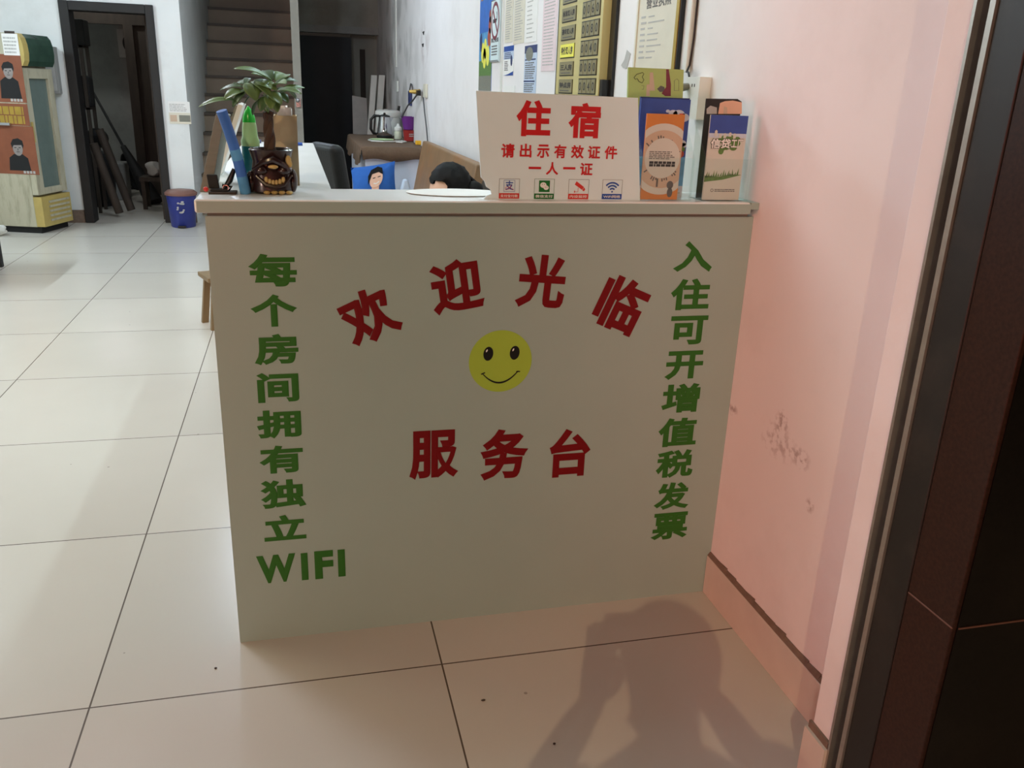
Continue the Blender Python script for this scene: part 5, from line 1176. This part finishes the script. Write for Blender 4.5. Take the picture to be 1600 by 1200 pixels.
# ================================================================== PEOPLE
def skinned(name, parent, verts, edges, mt, sub=2, root=0, label=None):
    me = bpy.data.meshes.new(name); me.from_pydata([v[:3] for v in verts], edges, []); me.update()
    o = bpy.data.objects.new(name, me); COL.objects.link(o); me.materials.append(mt)
    md = o.modifiers.new('skin', 'SKIN'); md.use_smooth_shade = True
    sv = me.skin_vertices[0].data
    for i, v in enumerate(verts):
        r = v[3]; sv[i].radius = (r, r) if not isinstance(r, tuple) else r
        sv[i].use_root = (i == root)
    sb = o.modifiers.new('sub', 'SUBSURF'); sb.levels = sub; sb.render_levels = sub
    if parent is not None:
        o.parent = parent; o.matrix_parent_inverse = Matrix.Translation(V(parent.location)).inverted()
    if label: o['label'] = label
    return o
def hand(b, wrist, fwd_, side_, up_, s=1.0, curl=0.6):
    """palm, four unequal bent fingers and a thumb, as tubes merged into one mesh"""
    fwd_, side_, up_ = V(fwd_).normalized(), V(side_).normalized(), V(up_).normalized()
    W_ = V(wrist)
    b.rings([[W_+fwd_*(d_*s)+side_*(w_*s*math.cos(a))+up_*(.013*s*math.sin(a)) for a in [2*math.pi*i/10 for i in range(10)]] for d_, w_ in ((-.02, .026), (.0, .028), (.04, .038), (.085, .040), (.095, .036))])
    for i, (o_, L_) in enumerate(((-.030, .068), (-.010, .078), (.010, .072), (.029, .056))):
        p0 = W_+fwd_*(.088*s)+side_*(o_*s); pts = [p0]; d = fwd_.copy()
        for k in range(3): d = (d-up_*curl*.55).normalized(); pts.append(pts[-1]+d*(L_*s*(.45, .32, .23)[k]))
        b.tube(pts, [.0095*s, .009*s, .0082*s, .007*s], 8)
    p0 = W_+fwd_*(.025*s)-side_*(.032*s); d1 = (fwd_*.7-side_*.7-up_*.2).normalized(); d2 = (fwd_*.9-side_*.2-up_*.4).normalized()
    b.tube([p0, p0+d1*(.035*s), p0+d1*(.035*s)+d2*(.03*s), p0+d1*(.035*s)+d2*(.055*s)], [.012*s, .011*s, .0095*s, .008*s], 8)
    return b
# the photographer, standing in the street and holding up a phone (only the shadow falls into view)
ph = thing('person', (.05, -2.5, 0), 'person standing outside the shop holding up a phone with both hands', 'person')
EL, ER = (-.115, -2.17, 1.09), (.43, -2.19, 1.09); WL_, WR_ = (.085, -2.045, 1.262), (.315, -2.065, 1.262)
verts = [(.05, -2.50, .95, .145), (.05, -2.50, 1.12, .125), (.05, -2.50, 1.30, .145), (.05, -2.48, 1.43, .07), (.055, -2.455, 1.50, .055), (.06, -2.43, 1.58, .085), (.06, -2.43, 1.66, .08),
         (-.13, -2.48, 1.385, .06), (*EL, .045), (*WL_, .03), (.24, -2.49, 1.385, .06), (*ER, .045), (*WR_, .03),
         (-.04, -2.50, .88, .09), (-.06, -2.49, .49, .065), (-.07, -2.52, .09, .045), (-.075, -2.40, .035, .035), (.14, -2.50, .88, .09), (.17, -2.50, .49, .065), (.18, -2.53, .09, .045), (.185, -2.41, .035, .035)]
edges = [(0, 1), (1, 2), (2, 3), (3, 4), (4, 5), (5, 6), (2, 7), (7, 8), (8, 9), (2, 10), (10, 11), (11, 12), (0, 13), (13, 14), (14, 15), (15, 16), (0, 17), (17, 18), (18, 19), (19, 20)]
skinned('body', ph, verts, edges, M_skin)
hand(N(M_skin), WL_, (.35, .62, .70), (-.75, .1, .35), (.3, -.7, .4), .95, .35).out('hand', ph, smooth=True)
hand(N(M_skin), WR_, (-.45, .62, .70), (-.75, -.1, -.35), (-.3, -.7, .4), .95, .35).out('hand', ph, smooth=True)
b = N(M_shirt)
b.rings([[V((.05+rx2*math.cos(a), cy2+ry2*math.sin(a), cz2)) for a in [2*math.pi*i/20 for i in range(20)]] for cy2, cz2, rx2, ry2 in ((-2.50, .90, .185, .145), (-2.50, 1.1, .165, .135), (-2.50, 1.3, .20, .145), (-2.49, 1.41, .17, .11), (-2.48, 1.46, .08, .075))], cap=False)
for S_, E_ in (((-.13, -2.48, 1.385), EL), ((.24, -2.49, 1.385), ER)): b.tube([V(S_)*.8+V((.05, -2.49, 1.37))*.2, S_, V(S_)*.5+V(E_)*.5], [.085, .08, .068], 14)
b.out('shirt', ph, smooth=True)
b = N(M_jean)
for sx, hx_ in (((-.04, -.06, -.07), -.04), ((.14, .17, .18), .14)): b.tube([(hx_*.8+.01, -2.5, .98), (sx[0], -2.50, .86), (sx[1], -2.49, .49), (sx[2], -2.52, .10)], [.115, .11, .085, .072], 14)
b.out('trousers', ph, smooth=True)
b = N(M_hair).sphere((.06, -2.455, 1.655), .098, .105, .10, 20, 14); b.out('hair', ph, smooth=True)
b = N(M_skin).sphere((.06, -2.345, 1.60), .014, .02, .018, 10, 8)
for s_ in (-1, 1): b.sphere((.06+.092*s_, -2.43, 1.61), .012, .018, .028, 8, 6)
b.out('nose_and_ears', ph, smooth=True)
b = N(M_blkm)
for s_ in (-1, 1): b.sphere((.06+.034*s_, -2.358, 1.635), .013, .010, .008, 8, 6)
b.out('eyes', ph, smooth=True)
b = N(M_blkm)
for x_ in (-.075, .185): b.sphere((x_, -2.45, .045), .05, .13, .044, 14, 8)
b.out('shoes', ph, smooth=True)
pc = CAMP-FW*.016
pm = N(M_blk)
PFm = Fr(pc-UP*.022+RT*.03, RT, UP); pm.rect(PFm, -.075, .075, -.037, .037, -.004, .004)
tag(pm.out('phone', bevel=.003), 'black phone held sideways by the person in the street', 'phone')
for i, (u, v) in enumerate(((755, 1095), (866, 1163), (337, 1045))):
    P_ = on(u, v, z=0); b = N(M_junk2).sphere((P_.x, P_.y, .0021), .0055 if i == 0 else .0035, .0025, .002, 8, 5)
    tag(b.out('crumb', smooth=True), ('dark crumb on the floor tile in front of the counter middle', 'dark crumb inside the gap of the shadow on the floor', 'tiny dark crumb on the floor left of the counter foot')[i], 'crumb', 'dark crumbs on the floor')
# dark-haired person lying back on the bench behind the counter (the counter hides all but the head)
PY = -0.40
hc_ = on(702, 296, y=3.15+PY)
HC = V((hc_.x, 3.15, hc_.z-.005))
pn = thing('person', (1.0, 3.2, .40), 'person with dark tied hair reclining on the bench behind the counter', 'person')
H = HC
hx = V((-1, -.15, -.35)).normalized()                  # where the face looks
verts = [(.97, 3.78, .50, .12), (.99, 3.60, .54, .115), (1.0, 3.44, .60, .13), (H.x+.005, 3.30, H.z-.14, .075), (H.x, 3.22, H.z-.07, .05), (H.x-.005, 3.16, H.z, .085), (H.x-.01, 3.13, H.z+.045, .075),
         (.84, 3.46, .60, .05), (.72, 3.52, .52, .042), (.66, 3.38, .56, .034), (1.055, 3.50, .52, .05), (1.0, 3.62, .46, .042), (.88, 3.66, .47, .034),
         (.86, 3.84, .49, .085), (.66, 3.80, .54, .065), (.62, 3.82, .30, .05), (.58, 3.82, .06, .04), (.50, 3.81, .035, .03), (.90, 3.96, .49, .085), (.68, 4.02, .52, .065), (.66, 4.04, .28, .05), (.62, 4.04, .06, .04), (.54, 4.03, .035, .03)]
edges = [(0, 1), (1, 2), (2, 3), (3, 4), (4, 5), (5, 6), (2, 7), (7, 8), (8, 9), (2, 10), (10, 11), (11, 12), (0, 13), (13, 14), (14, 15), (15, 16), (16, 17), (0, 18), (18, 19), (19, 20), (20, 21), (21, 22)]
verts = [(v[0], v[1]+PY, v[2], v[3]) for v in verts]
skinned('body', pn, verts, edges, M_skin)
b = N(M_shirt)
b.rings([[V((cx2+rx2*math.cos(a), cy2+ry2*math.sin(a)*.6, cz2+ry2*math.sin(a))) for a in [2*math.pi*i/18 for i in range(18)]] for cx2, cy2, cz2, rx2, ry2 in ((.97, 3.80, .545, .155, .135), (.985, 3.64, .565, .15, .145), (1.0, 3.45, .605, .165, .15), (H.x+.003, 3.32, H.z-.145, .11, .09))], cap=False)
b.xf(Matrix.Translation((0, PY, 0))).out('shirt', pn, smooth=True, solid=.004)
b = N(M_jean)
for pts in (((.95, 3.82, .50), (.86, 3.84, .495), (.66, 3.80, .545), (.62, 3.82, .30), (.585, 3.82, .09)), ((.95, 3.88, .50), (.90, 3.96, .495), (.68, 4.02, .525), (.66, 4.04, .28), (.625, 4.04, .09))): b.tube(pts, [.118, .105, .08, .062, .052], 14)
b.xf(Matrix.Translation((0, PY, 0))).out('trousers', pn, smooth=True)
# head features: a nose, ear, eyes, and swept back hair with a bun
b = N(M_skin); sd = hx.cross(V((0, 0, 1))).normalized(); upv = sd.cross(hx).normalized()
hw = V((H.x-.006, 3.15+PY, H.z+.02))
b.sphere(hw+hx*.02-upv*.01, .088, .082, .105, 18, 14); b.sphere(hw+hx*.112-upv*.02, .014, .014, .018, 10, 8); b.sphere(hw-sd*.085-upv*.01, .016, .012, .026, 10, 8)
b.out('head', pn, smooth=True)
b = N(M_wht)
for s_ in (-1, 1): b.sphere(hw+hx*.092+sd*(.033*s_)+upv*.008, .011, .011, .008, 10, 8)
b.m(M_hair)
for s_ in (-1, 1): b.sphere(hw+hx*.101+sd*(.033*s_)+upv*.008, .005, .005, .005, 8, 6)
b.m(M_orange).sphere(hw+hx*.096-upv*.06, .010, .02, .007, 10, 6)
b.out('face', pn, smooth=True)
b = N(M_hair).sphere(hw-hx*.012+V((0, 0, .018)), .115, .105, .108, 26, 18)
for v in b.bm.verts:
    d_ = v.co-hw
    if d_.dot(hx) > .03 and d_.dot(upv) < .05: v.co -= hx*(d_.dot(hx)-.02)*.8
    v.co += V((.004*math.sin(v.co.z*160+v.co.y*60), .004*math.sin(v.co.x*120), .004*math.sin(v.co.x*140+v.co.y*90)))
for i in range(26):
    a = random.uniform(-.9, .9); st_ = hw+V((.03, 0, .02))+V((.07*math.cos(a), .07*math.sin(a), random.uniform(.0, .07))); e_ = hw+V((.145+random.uniform(-.02, .05), random.uniform(-.05, .04), -.015+random.uniform(-.03, .04))); b.tube([st_, (st_+e_)/2+V((0, 0, .012)), e_], [.007, .006, .002], 5)
b.sphere(hw+V((.135, -.03, -.01)), .055, .05, .045, 16, 12)
b.out('hair', pn, smooth=True)
